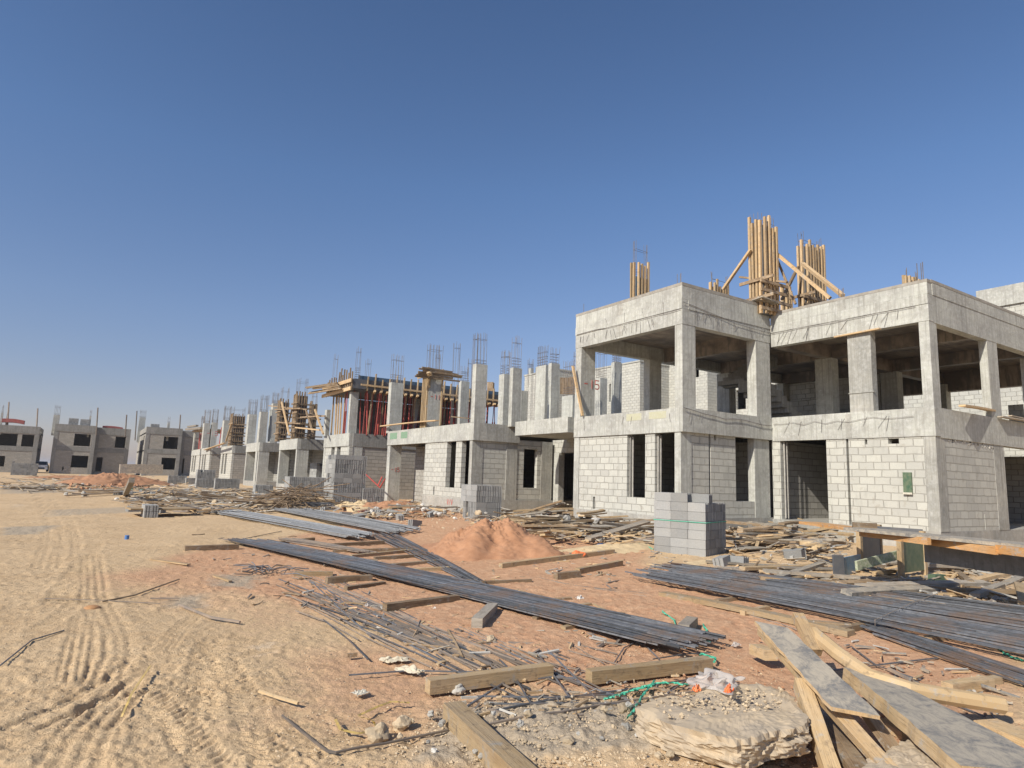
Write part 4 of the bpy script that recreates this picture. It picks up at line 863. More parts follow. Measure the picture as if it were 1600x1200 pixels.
mound('small reddish heap left of the rubble heap in the distance', 115, 748, 4, 2.5, .4, 'sand_red', seed=8)
mound('low pale sand swell by the twig pile', 430, 792, 2.0, 1.6, .3, 'sand_pale', seed=9)
mound('low yellow sand patch behind the pale block stack on the right', 960, 858, 1.6, .9, .14, 'sand_pale', seed=10)
mound('yellow gravel strip in front of the tall grey block stack', 1110, 880, 1.5, .5, .10, 'sand_pale', seed=11)
p = at(634, 768); o = mound('torn green sheet lying over the pale sand heap', 641, 765, .5, .4, 1.0, 'green_ply', name='sheet', seed=12, n=20)
o['category'] = 'sheet'

# ---------- concrete block stacks
def block_mesh(l=.395, w=.195, h=.19):
    mb = MB(); e = .03
    mb.box(-l / 2 + e, l / 2 - e, -w / 2, w / 2, 0, h)
    for s in (-1, 1):
        for y0, y1 in ((-w / 2, -w / 2 + .04), (-.02, .02), (w / 2 - .04, w / 2)):
            mb.box(*(sorted((s * l / 2, s * (l / 2 - e + .001)))), y0, y1, 0.0005, h - .0005)
    o = mb.build('block', 'block', org=(0, 0, 0)); me = o.data; bpy.data.objects.remove(o); return me
BM_ = block_mesh()
def stack(label, mid, left, nx, ny, nz, dz0=0.0, missing=(), strap=True, group=None, lay=None, tilt=0.0, scale=1.0, square=True):
    a = at(*mid, dz0); b_ = at(*left, dz0); e1 = Vector((b_[0] - a[0], b_[1] - a[1], 0)).normalized(); e2 = Vector((e1.y, -e1.x, 0))
    # pushed-point rule: strapped cubes of blocks move as one
    if square: k_ = random.uniform(-.05, .05); e1 = Vector((k_, 1, 0)).normalized(); e2 = Vector((1, -k_, 0)).normalized()
    if not square and (a[0] + e2.x) ** 2 + (a[1] + e2.y) ** 2 < a[0] ** 2 + a[1] ** 2: e2 = -e2
    zb = float(ground(a[0], a[1])) - .02 + dz0
    root = thing('block_stack', (a[0], a[1], zb), label, 'block stack', group); ang = math.atan2(e1.y, e1.x); cnt = 0
    L, Wd, H = .4 * scale, .2 * scale, .195 * scale
    for k in range(nz):
        for i in range(nx):
            for j in range(ny):
                if 0 < i < nx - 1 and 0 < j and k < nz - 1: continue
                if 0 < i and 0 < j and k < nz - 1: continue
                if (i, j, k) in missing or (k == nz - 1 and (i, j) in missing): continue
                if cnt >= 99: continue
                o = bpy.data.objects.new('block', BM_); col.objects.link(o); o.parent = root; cnt += 1
                jx, jy = random.uniform(-.006, .006), random.uniform(-.006, .006)
                if lay and lay(k):   # two blocks of this course turned crosswise so their plain sides show
                    p = e1 * ((i + .5) * L + jx) + e2 * ((j + .5) * Wd + jy); o.rotation_euler = (0, 0, ang); o.location = p + Vector((0, 0, k * H)); o.scale = (scale * 1.0,) * 3
                    o.scale = (scale, scale, scale)
                    if j % 2 == 0 and j + 1 < ny:
                        o.location = e1 * ((i + .25) * L) + e2 * ((j + 1) * Wd) + Vector((0, 0, k * H)); o.rotation_euler = (0, 0, ang + math.pi / 2)
                    elif j % 2 == 1: o.location = e1 * ((i + .75) * L) + e2 * (j * Wd) + Vector((0, 0, k * H)); o.rotation_euler = (0, 0, ang + math.pi / 2)
                else:
                    p = e1 * ((i + .5) * L + jx) + e2 * ((j + .5) * Wd + jy); o.location = p + Vector((0, 0, k * H)); o.rotation_euler = (0, 0, ang + random.uniform(-.01, .01)); o.scale = (scale,) * 3
    if strap:
        for zz in ([.55 * nz * H] if nz > 3 else []):
            d = .008; P = [(-d, -d), (nx * L + d, -d), (nx * L + d, ny * Wd + d), (-d, ny * Wd + d), (-d, -d)]
            MB().tube([Vector((a[0], a[1], zb)) + e1 * x + e2 * y + Vector((0, 0, zz)) for x, y in P], .008, 4).build('strap', 'green_twine', root, org=(a[0], a[1], zb))
    return root
top = {(0, j) for j in range(6)} | {(1, j) for j in range(3, 6)} | {(2, 5)}
A = stack('tall grey stack of concrete blocks with a green strap standing before the large villa', (1103, 872), (1026, 863), 3, 6, 7, missing={(i, j) for i in range(3) for j in (2, 3, 4, 5)} | {(0, 0)}, square=False, scale=.93)
stack('pale block stack with ribbed upper courses before the second villa', (743, 811), (714, 806), 3, 5, 6, lay=lambda k: k < 3, strap=False)
stack('tallest leaning block stack, twelve courses high, before the third villa', (519, 791), (503, 787), 3, 7, 12, strap=False, lay=lambda k: k in (2, 5, 6, 10), scale=1.03)
stack('lower block stack right of the tallest one', (566, 790), (552, 788), 2, 5, 4, strap=False)
stack('ribbed block stack behind the twig pile', (450, 780), (437, 776), 3, 12, 6, strap=False, scale=1.0)
stack('pale notched block stack behind the ribbed one', (492, 768), (478, 766), 4, 6, 10, strap=False, missing={(0, 1)})
stack('low leaning block stack in front of the fifth villa', (398, 773), (384, 772), 2, 5, 3, strap=False)
stack('block stack in front of the sixth villa', (335, 765), (329, 764), 1, 8, 4, strap=False)
stack('jagged block stack in front of the last villas', (306, 763), (301, 762), 2, 6, 7, strap=False, missing={(0, 1), (1, 3)})
stack('small grey block stack between the jagged stack and the far villa', (290, 757), (282, 755), 2, 5, 3, strap=False)
stack('squat dark block stack near the far villas', (262, 757), (260, 756), 1, 7, 4, strap=False)
stack('long low block stack before the far left villa', (16, 742), (2, 741), 3, 12, 9, strap=False)
stack('small block stack left of the low plywood sheet', (224, 808), (212, 806), 2, 2, 2, strap=False)
stack('short row of pale blocks in the distance', (176, 776), (172, 775), 1, 9, 1, strap=False)
lone = [(1130, 885, 20), (1150, 884, 100), (592, 805, 40), (880, 812, 60), (1222, 815, 10), (1243, 872, 130), (648, 822, 20), (625, 812, 80), (340, 778, 10), (366, 776, 50), (290, 770, 0), (268, 770, 90), (560, 812, 25), (575, 806, 75), (672, 808, 40), (540, 808, 5), (415, 770, 40), (425, 772, 110), (1030, 812, 30), (935, 845, 70), (207, 800, 20), (250, 802, 60), (612, 804, 150), (508, 800, 35)]
for i, (u, v, r) in enumerate(lone):
    p = at(u, v); o = put(BM_, 'concrete_block', (p[0], p[1], p[2] - .02), (random.uniform(-.2, .2), random.uniform(-.2, .2), R_(r))); tag(o, 'single grey concrete block lying loose among the rubble', 'concrete block', 'loose concrete blocks in the rubble')

# ---------- reinforcing bars
def rod_pts(a, b_, n=10, lift=.012, bend=0.0, wob=.01, base=None):
    P = []; a = np.array(a); b_ = np.array(b_); d = b_ - a; L = np.hypot(d[0], d[1]); nx_, ny_ = -d[1] / L, d[0] / L
    ph = random.uniform(0, 6)
    for i in range(n + 1):
        t_ = i / n; x, y = a[0] + d[0] * t_, a[1] + d[1] * t_; s_ = bend * math.sin(math.pi * t_) + wob * math.sin(ph + 5 * t_)
        x += nx_ * s_; y += ny_ * s_; P.append((x, y, float(ground(x, y)) + lift))
    return P
def bundle(label, A0, A1, B0, B1, n, lift, r=.010, mat='rebar', layers=3, frayA=.25, frayB=.25, bend=.05):
    """rods running from between A0-A1 to between B0-B1 (pixels on the ground), piled in layers"""
    a0, a1, b0, b1 = [at(*q)[:2] for q in (A0, A1, B0, B1)]; c = (a0 + b1) / 2
    root = thing('rebar_bundle', (c[0], c[1], float(ground(*c))), label, 'rebar bundle'); root['_org'] = (float(c[0]), float(c[1]), float(ground(*c)))
    dirn = (b0 - a0) / np.hypot(*(b0 - a0))
    for i in range(n):
        t_ = (i + random.uniform(-.4, .4)) / n; lay = random.randrange(layers); t2 = min(1, max(0, t_ + random.gauss(0, .07)))
        a = a0 + (a1 - a0) * t_ + dirn * random.uniform(-frayA, frayA); b_ = b0 + (b1 - b0) * t2 + dirn * random.uniform(-frayB, frayB)
        MB().tube(rod_pts(a, b_, 9, lift + lay * .022, bend * random.uniform(.4, 1.2), .015), r, 5).build('rod', mat, root)
    return root
bundle('long dark bundle of steel bars running across the middle of the yard', (352, 850), (425, 852), (1035, 1024), (1118, 1006), 84, .08, .0095, layers=2, frayA=.4, frayB=.2, bend=.12)
bundle('wide dark bundle of steel bars at the right, resting on timbers', (1010, 914), (1085, 897), (1700, 1062), (1760, 986), 96, .11, .0105, layers=2, frayA=.6, frayB=.3, bend=.05)
bundle('narrow bundle of bars lying below the wide right-hand bundle', (1350, 992), (1375, 985), (1700, 1112), (1720, 1098), 18, .04, .011, layers=2, bend=.02)
bundle('grey bundle of bars farthest left, beyond the long one', (325, 803), (365, 801), (545, 846), (580, 840), 60, .08, .012, 'rebar_far', 3, .5, .3, .1)
bundle('grey bundle of bars fanning out toward the orange heap', (425, 801), (480, 800), (600, 838), (650, 832), 60, .10, .012, 'rebar_far', 3, .6, .4, .1)
bundle('thin spray of bars ending on the orange sand', (575, 838), (620, 836), (735, 916), (742, 908), 20, .05, .009, 'rebar', 2, .6, .5, .08)
bundle('short bundle of bars half hidden behind the long bundle', (430, 848), (470, 846), (560, 868), (590, 868), 22, .06, .010, 'rebar_dusty', 2)
def loose(px, r=.009, mat='rebar_dusty', lift=.012, label='single rusty bar half sunk in the sand near the long bundle', group='loose steel bars on the sand'):
    P = [at(u, v, lift) for u, v in px]; Q = []
    for i in range(len(P) - 1):                      # smooth a little
        for k in range(4):
            t_ = k / 4; p = P[i] * (1 - t_) + P[i + 1] * t_; Q.append((p[0], p[1], max(p[2], float(ground(p[0], p[1])) + lift)))
    Q.append(tuple(P[-1])); o = MB().tube(Q, r, 5).build('steel_bar', mat); return tag(o, label, 'steel bar', group)
for i in range(46):    # the field of half-buried parallel bars left of the long bundle
    u0 = random.uniform(430, 560); v0 = random.uniform(885, 935) + (u0 - 430) * .12; L = random.uniform(120, 330); sl = random.uniform(.36, .52)
    if i < 14: u0 = random.uniform(560, 680); v0 = random.uniform(945, 985); L = random.uniform(120, 260)
    loose([(u0, v0), (u0 + L * .5, v0 + L * .5 * sl - random.uniform(-4, 6)), (u0 + L, v0 + L * sl)], .008, random.choice(['rebar_dusty', 'rebar', 'rebar_dusty']), random.uniform(.002, .014))
for px, r, mt in [([(483, 905), (540, 960), (580, 995)], .010, 'rebar'), ([(500, 912), (560, 960), (650, 1000)], .009, 'rebar'), ([(505, 968), (545, 1000), (575, 1030)], .009, 'rebar'),
                  ([(545, 1055), (640, 1048), (740, 1050)], .009, 'rebar'), ([(800, 945), (850, 1010), (905, 1065), (930, 1090)], .010, 'rebar'), ([(825, 960), (840, 1020), (890, 1090)], .009, 'rebar'),
                  ([(720, 1110), (790, 1065), (860, 1058), (900, 1060)], .011, 'rebar'), ([(742, 1118), (900, 1088), (1000, 1075), (1075, 1062)], .011, 'rebar'), ([(745, 1136), (880, 1112), (960, 1098), (1090, 1080)], .011, 'rebar_dusty'),
                  ([(745, 1088), (860, 1090), (960, 1085)], .009, 'rebar'), ([(755, 1100), (820, 1100), (980, 1100)], .008, 'rebar'), ([(1040, 1085), (1070, 1065), (1110, 1050)], .010, 'rebar'), ([(920, 965), (1010, 1010), (1030, 1030)], .009, 'rebar'),
                  ([(860, 1050), (940, 1080), (1000, 1100), (1040, 1120)], .009, 'rebar'), ([(780, 1030), (800, 1050), (830, 1100)], .009, 'rebar'), ([(700, 985), (712, 1005), (722, 1026)], .018, 'wood_old'),
                  ([(630, 1005), (700, 1012), (735, 1020)], .012, 'wood_old'), ([(280, 945), (330, 965), (375, 972)], .018, 'rebar_dusty'), ([(235, 935), (280, 935)], .012, 'rebar_dusty'), ([(160, 940), (210, 930), (280, 905)], .012, 'wood_old'),
                  ([(70, 935), (160, 938), (250, 943)], .007, 'rebar_dusty'), ([(0, 1040), (50, 1000), (100, 985)], .008, 'rebar'), ([(195, 870), (260, 857), (350, 840)], .010, 'rebar_dusty'), ([(270, 862), (360, 846), (440, 830)], .010, 'rebar_dusty'),
                  ([(800, 895), (900, 915), (1015, 928)], .010, 'rebar_dusty'), ([(770, 885), (880, 912), (1010, 932)], .009, 'rebar_dusty'), ([(1130, 940), (1230, 965), (1340, 985)], .008, 'rebar_dusty'), ([(1150, 955), (1220, 975), (1290, 1000)], .008, 'rebar_dusty'),
                  ([(1295, 1048), (1380, 1038), (1465, 1028)], .010, 'rebar'), ([(1330, 1010), (1370, 1040), (1430, 1060), (1440, 1062)], .008, 'rebar'), ([(1545, 1108), (1560, 1130), (1572, 1145)], .010, 'rebar'), ([(1490, 1100), (1540, 1120)], .008, 'rebar'),
                  ([(960, 1035), (975, 1012), (990, 1005)], .008, 'rebar'), ([(1020, 1030), (1070, 1022), (1110, 1020)], .008, 'rebar')]:
    loose(px, r * .8, mt, .012, 'dark bar lying across the sand in the foreground tangle', 'scattered dark bars in the foreground')
tag(loose([(441, 1118), (470, 1142), (500, 1166), (512, 1174), (525, 1176), (600, 1162), (700, 1141)], .008, 'rebar_dusty', .014), 'bent steel bar shaped like a wide V on the sand at the bottom', 'steel bar')
del_ = None
o = loose([(405, 1080), (435, 1090), (466, 1099)], .012, 'timber_tan', .015); tag(o, 'short straight pale stick on the bare sand at the lower left', 'stick'); del o['group']; o.name = 'stick'
for k in range(22):     # knot of tie wire left of the timbers
    a = at(420 + random.uniform(-25, 25), 892 + random.uniform(-6, 6), .05); q = a + np.array([random.uniform(-.5, .5), random.uniform(-.5, .5), random.uniform(-.02, .1)])
    tag(MB().tube([tuple(a), tuple((a + q) / 2 + np.array([0, 0, .04])), tuple(q)], .008, 4).build('tie_wire', 'rebar'), 'dark cut wire in the small tangle left of the timbers', 'wire', 'tangle of cut wires')

# ---------- timbers
def timber(px, w_, h, mat, label, name='timber_beam', cat='timber', group=None, lift=0.0, lift2=None, roll=0.0, seg=6, warp=0.0, taper=0.0):
    (u0, v0), (u1, v1_) = px; l2 = lift if lift2 is None else lift2
    a = at(u0, v0, h / 2 + lift); b_ = at(u1, v1_, h / 2 + l2)
    return tag(MB().bar(a, b_, w_, h, roll, 0, seg, warp, taper).build(name, mat), label, cat, group)
T = timber
T([(668, 1072), (860, 1047)], .10, .10, 'timber_tan', 'thick square timber lying left of the bar tangle with its cut end facing left')
T([(920, 1057), (1108, 1036)], .10, .10, 'timber_tan', 'thick square timber lying right of the bar tangle')
T([(601, 950), (715, 936)], .10, .10, 'wood_old', 'dark square timber below the long bar bundle at the left')
T([(745, 975), (770, 950)], .12, .12, 'wood_grey', 'short grey timber block standing out below the long bundle')
T([(288, 858), (372, 855)], .12, .12, 'wood_old', 'brown timber under the left tip of the long bundle')
T([(782, 885), (958, 862)], .10, .10, 'timber_tan', 'long timber with an orange rag wound round it right of the orange heap')
T([(902, 893), (970, 880)], .10, .10, 'timber_tan', 'timber lying right of the long rag-wound timber')
T([(868, 901), (905, 897)], .11, .11, 'wood_old', 'short dark timber below the rag-wound timber')
T([(706, 1112), (840, 1240)], .12, .12, 'timber_tan', 'large tan timber running off the bottom edge of the picture', lift=.02)
T([(1035, 928), (1330, 990)], .16, .06, 'timber_tan', 'long pale plank lying along the front of the wide bar bundle', warp=.02)
T([(1170, 920), (1610, 960)], .14, .06, 'timber_tan', 'long pale plank behind the wide bar bundle', warp=.02, lift=.05)
T([(1068, 985), (1082, 972)], .12, .12, 'wood_grey', 'short grey timber wrapped in green twine')
for i, (a, b_, w_) in enumerate([((460, 897), (520, 897), .13), ((510, 907), (580, 903), .16), ((540, 920), (600, 912), .11), ((430, 849), (490, 842), .12), ((515, 852), (600, 847), .12), ((520, 862), (640, 858), .12), ((548, 870), (650, 860), .12), ((585, 873), (665, 868), .12),
                                 ((600, 885), (690, 877), .12), ((620, 893), (710, 888), .12), ((640, 905), (745, 910), .12), ((550, 877), (590, 877), .12), ((700, 938), (740, 915), .1), ((730, 912), (830, 908), .1), ((846, 940), (892, 936), .09), ((880, 952), (922, 945), .09), ((946, 966), (974, 960), .09),
                                 ((835, 968), (860, 963), .1), ((880, 983), (905, 978), .1), ((1315, 985), (1360, 975), .12), ((1270, 975), (1330, 980), .13), ((1160, 958), (1200, 950), .1), ((1120, 940), (1150, 936), .1), ((1450, 1000), (1500, 992), .12), ((1500, 1070), (1560, 1062), .1)]):
    T([a, b_], w_ * .72, w_ * .58, 'wood_old' if i % 3 else 'timber_tan', 'weathered timber sleeper laid under or beside the steel bar bundles', 'timber_sleeper', 'timber', 'timber sleepers under the bar bundles')
T([(927, 945), (955, 960)], .05, .03, 'wood_new', 'short pale batten between the two small dark timbers right of the long bundle', 'batten', 'batten')
p = at(795, 0 + 878 + 5); 
for (u, v, l, nm, ct, mt, s_) in [(903, 868, 'orange rag wound round the long timber', 'rag', 'rag', 'orange_plastic', (.13, .10, .08))]:
    o = put(rock_mesh('rag', mt, 1, 3, 3, s_), nm, at(u, v, .06), (0, 0, -.5)); tag(o, l, ct)

# foreground board pile (right bottom)
def zp(u, v, z): return Vector(onz(u, v, z))
def board(name, pts_uvz, th, mats, label, cat, bow=0.0):
    """a board given by its four top corners (pixel + height), extruded down by th; top film, edges wood"""
    c = [Vector(onz(u, v, z)) for u, v, z in pts_uvz]; nrm = (c[1] - c[0]).cross(c[3] - c[0]).normalized(); nrm = nrm if nrm.z > 0 else -nrm
    mb = MB(); N = 14; M = 4; L = (c[1] - c[0]).length; Wd = (c[3] - c[0]).length; k0 = 0
    for lay in (0, 1):
        for i in range(N + 1):
            for j in range(M + 1):
                s_, t_ = i / N, j / M; p = (c[0] * (1 - s_) + c[1] * s_) * (1 - t_) + (c[3] * (1 - s_) + c[2] * s_) * t_
                e_ = .006 * math.sin(i * 2.3 + j) if j in (0, M) else 0
                mb.v.append(tuple(p - nrm * (th * lay - bow * math.sin(math.pi * s_)) + (c[3] - c[0]).normalized() * e_))
    id_ = lambda l_, i, j: l_ * (N + 1) * (M + 1) + i * (M + 1) + j
    def q(a, b_, c_, d, m_, uv): mb.f.append((a, b_, c_, d)); mb.m.append(m_); mb.uv += uv
    for i in range(N):
        for j in range(M):
            uv = [(L * i / N, Wd * j / M), (L * (i + 1) / N, Wd * j / M), (L * (i + 1) / N, Wd * (j + 1) / M), (L * i / N, Wd * (j + 1) / M)]
            q(id_(0, i, j), id_(0, i + 1, j), id_(0, i + 1, j + 1), id_(0, i, j + 1), 0, uv); q(id_(1, i, j), id_(1, i, j + 1), id_(1, i + 1, j + 1), id_(1, i + 1, j), 1, uv)
        for j in (0, M):
            uv = [(L * i / N, 0), (L * (i + 1) / N, 0), (L * (i + 1) / N, th), (L * i / N, th)]
            q(id_(0, i, j), id_(0, i + 1, j), id_(1, i + 1, j), id_(1, i, j), 1, uv)
    for j in range(M):
        for i in (0, N): q(id_(0, i, j), id_(1, i, j), id_(1, i, j + 1), id_(0, i, j + 1), 1, [(0, 0), (th, 0), (th, .1), (0, .1)])
    return tag(mb.build(name, mats), label, cat)
board('formwork_board', [(1179, 970, .62), (1298, 1104, .34), (1377, 1119, .32), (1232, 981, .60)], .025, ['ply_film', 'wood_new'], 'worn dark plywood board with a broken end lying topmost on the foreground pile', 'board')
board('formwork_board', [(1318, 1042, .30), (1500, 1196, .25), (1680, 1212, .22), (1372, 1052, .27)], .09, ['ply_film', 'timber_tan'], 'long dusty formwork board running off the lower right corner', 'board', .01)
tag(MB().bar(zp(1192, 985, .56), zp(1400, 1215, .10), .085, .05, .2, 0, 6).build('timber_batten', 'wood_new'), 'long pale batten along the left edge of the topmost plywood board', 'batten')
tag(MB().bar(zp(1246, 962, .52), zp(1276, 1020, .30), .09, .07, 0, 0, 3).build('timber_post', 'wood_new'), 'short pale post poking up behind the topmost plywood board', 'post')
tag(MB().bar(zp(1252, 1068, .36), zp(1305, 1225, .02), .09, .09, 0, 0, 4).build('timber_post', 'timber_tan'), 'pale timber running down under the batten to the bottom edge', 'post')
tag(MB().bar(zp(1345, 1100, .30), zp(1410, 1190, .06), .09, .04, 0, 0, 4).build('timber_batten', 'wood_old'), 'dark batten in the shadow below the topmost board', 'batten')
mb = MB(); P = [zp(1272, 990, .40), zp(1310, 1022, .34), zp(1360, 1058, .27), zp(1420, 1078, .24), zp(1490, 1090, .2), zp(1566, 1102, .16)]
for a, b_ in zip(P[:-1], P[1:]): pass
mb.tube(P, .058, 9); tag(mb.build('timber_log', 'timber_tan', smooth=False), 'curved peeled pole under the boards with its round end to the right', 'pole')
tag(MB().bar(zp(1275, 1120, .08), zp(1345, 1215, .04), .12, .10, 0, 0, 4).build('timber_beam', 'wood_old'), 'dark timber lowest in the foreground pile', 'timber')
tag(MB().bar(zp(1180, 1014, .10), zp(1205, 1024, .12), .12, .09).build('timber_block', 'timber_tan'), 'small timber block left of the foreground pile', 'timber')
T([(1540, 1130), (1640, 1170)], .2, .05, 'timber_tan', 'pale plank beyond the long dusty board at the right edge')
T([(1380, 1128), (1420, 1150)], .10, .05, 'wood_new', 'short batten end under the long dusty board')
T([(1480, 1075), (1545, 1066)], .10, .08, 'timber_tan', 'short timber on the orange sand right of the curved pole')

# broken concrete chunk in front
def chunk(label, outline, z, th, mat='slab_chunk', seed=1):
    P = [Vector(onz(u, v, z)) for u, v in outline]; c = sum(P, Vector()) / len(P); bm = bmesh.new()
    N = 150; ang = [(math.atan2(p.y - c.y, p.x - c.x), (p - c).to_2d().length) for p in P]; ang.sort()
    def rad(a):
        for i in range(len(ang)):
            a0, r0 = ang[i]; a1, r1_ = ang[(i + 1) % len(ang)]
            if i == len(ang) - 1: a1 += 2 * math.pi
            aa = a if a >= a0 else a + 2 * math.pi
            if a0 <= aa <= a1:
                t_ = (aa - a0) / (a1 - a0 + 1e-9); x = math.cos(a0) * r0 * (1 - t_) + math.cos(a1) * r1_ * t_; y = math.sin(a0) * r0 * (1 - t_) + math.sin(a1) * r1_ * t_; return math.hypot(x, y)
        return ang[0][1]
    rows = []
    prof = [(0, 0, 0)] + [(k / 16, 0, 0) for k in range(1, 16)] + [(.985, -.004, 1)] + [(1.0, -.03 - th * k / 12, 1) for k in range(13)] + [(.9, -th - .04, 0)]
    for (rr, dz, e) in prof:
        row = []
        for j in range(N):
            a = -math.pi + 2 * math.pi * j / N; r = rad(a) * rr; x, y = c.x + math.cos(a) * r, c.y + math.sin(a) * r
            q = Vector((x, y, dz * 2.2 + rr * .3 + seed)); f1 = noise.noise(q * 4); f2 = noise.noise(q * 14); f3 = noise.noise(q * 38)
            if e: k = (f1 * .04 + f2 * .03 + f3 * .02 + abs(noise.noise(q * 22)) * .02); x += math.cos(a) * k; y += math.sin(a) * k
            zz = z + dz + (f1 * .03 + f2 * .012 + f3 * .008) * (1 if not e else .6)
            row.append(bm.verts.new((x - c.x, y - c.y, zz - z)))
        rows.append(row)
    for r0, r1_ in zip(rows[:-1], rows[1:]):
        for j in range(N):
            try: bm.faces.new((r0[j], r1_[j], r1_[(j + 1) % N], r0[(j + 1) % N]))
            except Exception: pass
    bmesh.ops.remove_doubles(bm, verts=bm.verts, dist=1e-5)
    me = bpy.data.meshes.new('concrete_chunk'); bm.to_mesh(me); bm.free(); me.materials.append(MATS[mat])
    o = bpy.data.objects.new('concrete_chunk', me); col.objects.link(o); o.location = (c.x, c.y, z); return tag(o, label, 'concrete chunk')
chunk('large broken slab of concrete with a rough broken edge in the foreground', [(992, 1105), (1085, 1080), (1180, 1068), (1228, 1078), (1240, 1100), (1262, 1118), (1262, 1132), (1200, 1142), (1150, 1156), (1128, 1150), (1040, 1128)], .27, .12)
chunk('second pale slab of concrete almost off the bottom edge beside the posts', [(1385, 1175), (1440, 1155), (1500, 1190), (1480, 1230), (1370, 1230)], .14, .1, seed=4)
sh = [rock_mesh('stone', 'stone', 1, k, 3, (1, .9, .75)) for k in range(5)] + [rock_mesh('stone', 'stone_grey', 1, k + 9, 3, (1, .8, .7)) for k in range(4)] + [rock_mesh('stone', 'stone_white', 1, k + 19, 2, (1, .8, .6)) for k in range(3)]
for (u, v, s_, k, lb) in [(1232, 1172, .085, 0, 'rounded pale stone propping the front of the broken slab'), (768, 1003, .055, 1, 'lone tan stone casting a shadow below the long bundle'), (627, 1137, .06, 2, 'pale clod left of the large tan timber, upper of two'), (590, 1152, .065, 3, 'pale clod left of the large tan timber, lower of two'), (790, 1066, .06, 5, 'grey stone against the thick timber left of the tangle'), (716, 1080, .05, 6, 'grey stone right below the cut end of the thick timber'),
                          (975, 1112, .05, 1, 'white stone at the tip of the green twine'), (1122, 1165, .07, 3, 'stone tucked against the underside of the broken slab')]:
    p = at(u, v); tag(put(sh[k], 'stone', (p[0], p[1], p[2] + s_ * .3), (0, 0, k), s_), lb, 'stone')
o = put(rock_mesh('stone', 'tan_stone', 1, 31, 3, (1, 1, .38), .08), 'stone', at(144, 950), (0, 0, 0), .085); tag(o, 'smooth rust-brown flat stone alone on the tyre tracks', 'stone')
# ---------- plastic, rags, paper and twine
def crumple(name, u, v, sx, sy, h, mat, label, cat, seed=1, rot=0.0, lift=.0, z=None):
    c = at(u, v, lift) if z is None else onz(u, v, z); mb = MB(); N = 40
    for i in range(N + 1):
        for j in range(N + 1):
            x = (i / N - .5); y = (j / N - .5); r = max(abs(x), abs(y)) * 2; q = Vector((x * 4 + seed * 5, y * 4, seed))
            n1 = noise.noise(q * .7); n2 = noise.noise(q * 1.5); ridge = abs(noise.noise(q * .9 + Vector((9, 3, 1))))
            X = (x + n1 * .22) * sx * 2; Y = (y + n2 * .22) * sy * 2; Z = h * (.15 + ridge * 1.5) * (1 - r * r * .8) + .006 + .02 * abs(n2)
            X, Y = X * math.cos(rot) - Y * math.sin(rot), X * math.sin(rot) + Y * math.cos(rot)
            zz = float(ground(c[0] + X, c[1] + Y)) + lift if z is None else z
            mb.v.append((c[0] + X, c[1] + Y, zz + Z))
    for i in range(N):
        for j in range(N): mb.f.append((i * (N + 1) + j, (i + 1) * (N + 1) + j, (i + 1) * (N + 1) + j + 1, i * (N + 1) + j + 1)); mb.m.append(0); mb.uv += [(0, 0)] * 4
    o = mb.build(name, mat, smooth=True); s_ = o.modifiers.new('thick', 'SOLIDIFY'); s_.thickness = .002; return tag(o, label, cat) if label else o
bag = crumple('plastic_bag', 1118, 1070, .18, .14, .07, 'clear_plastic', 'crumpled clear plastic bag with red and orange print lying on the broken slab', 'plastic bag', 2, .5, z=.28)
for (u, v, k, mt) in [(1138, 1084, 3, 'orange_plastic'), (1088, 1082, 5, 'orange_plastic')]:
    q = crumple('bag_print', u, v, .03, .022, .05, mt, None, None, k, .3, z=.33); q.parent = bag; q.location = Vector(q.location) - Vector(bag.location)
crumple('rag', 618, 1034, .11, .05, .035, 'cloth', 'dirty white rag, its left half, lying by the thick timber', 'rag', 4, -.2)
crumple('rag', 640, 1050, .12, .05, .035, 'cloth', 'dirty white rag, its longer right half, touching the timber end', 'rag', 6, -1.0)
crumple('paper_scrap', 563, 1084, .055, .045, .004, 'paper', 'flat square of pale cardboard on the bare sand', 'paper', 8, .2)
crumple('paper_scrap', 906, 937, .06, .04, .05, 'stone_white', 'white paper scrap right of the long bundle', 'paper', 9, .2)
crumple('plastic_scrap', 1150, 1010, .05, .03, .04, 'clear_plastic', 'small clear plastic scrap right of the long bundle tip', 'plastic scrap', 10, .2)
crumple('plastic_scrap', 940, 853, .10, .06, .08, 'blue_plastic', 'blue plastic scrap behind the rag-wound timber', 'plastic scrap', 11, .2)
crumple('paper_scrap', 678, 954, .04, .03, .03, 'stone_white', 'tiny white scrap on the orange sand below the long bundle', 'paper', 12, .2)
crumple('plastic_scrap', 575, 948, .04, .03, .03, 'clear_plastic', 'tiny clear scrap left of the dark square timber', 'plastic scrap', 13, .2)
cup = MB().tube([at(198, 843, .0), at(198, 843, .0) + np.array([0, 0, .09])], .045, 12).build('plastic_cup', 'blue_plastic'); tag(cup, 'small blue cup standing alone on the far left sand', 'cup')
def twine(pxs, mat, label, cat='twine', r=.006, lift=.015, n=1, name='twine', wide=False):
    root = None
    for k in range(n):
        P = []
        for i in range(len(pxs) - 1):
            for s_ in range(6):
                t_ = s_ / 6; u = pxs[i][0] * (1 - t_) + pxs[i + 1][0] * t_ + random.uniform(-2, 2) * (n > 1) ; v = pxs[i][1] * (1 - t_) + pxs[i + 1][1] * t_ + random.uniform(-1.5, 1.5) * (n > 1)
                P.append(tuple(at(u, v, lift + random.uniform(0, .02))))
        P.append(tuple(at(*pxs[-1], lift))); mb = MB()
        if wide:
            for a, b_ in zip(P[:-1], P[1:]): mb.bar(a, b_, .016, .002, .3)
        else: mb.tube(P, r, 4)
        if root is None: root = tag(mb.build(name, mat), label, cat)
        else: mb.build('strand', mat, root)
    return root
twine([(1035, 955), (1055, 970), (1062, 995), (1090, 1000), (1105, 985), (1098, 975)], 'green_twine', 'green twine looped round the short grey timber', n=3)
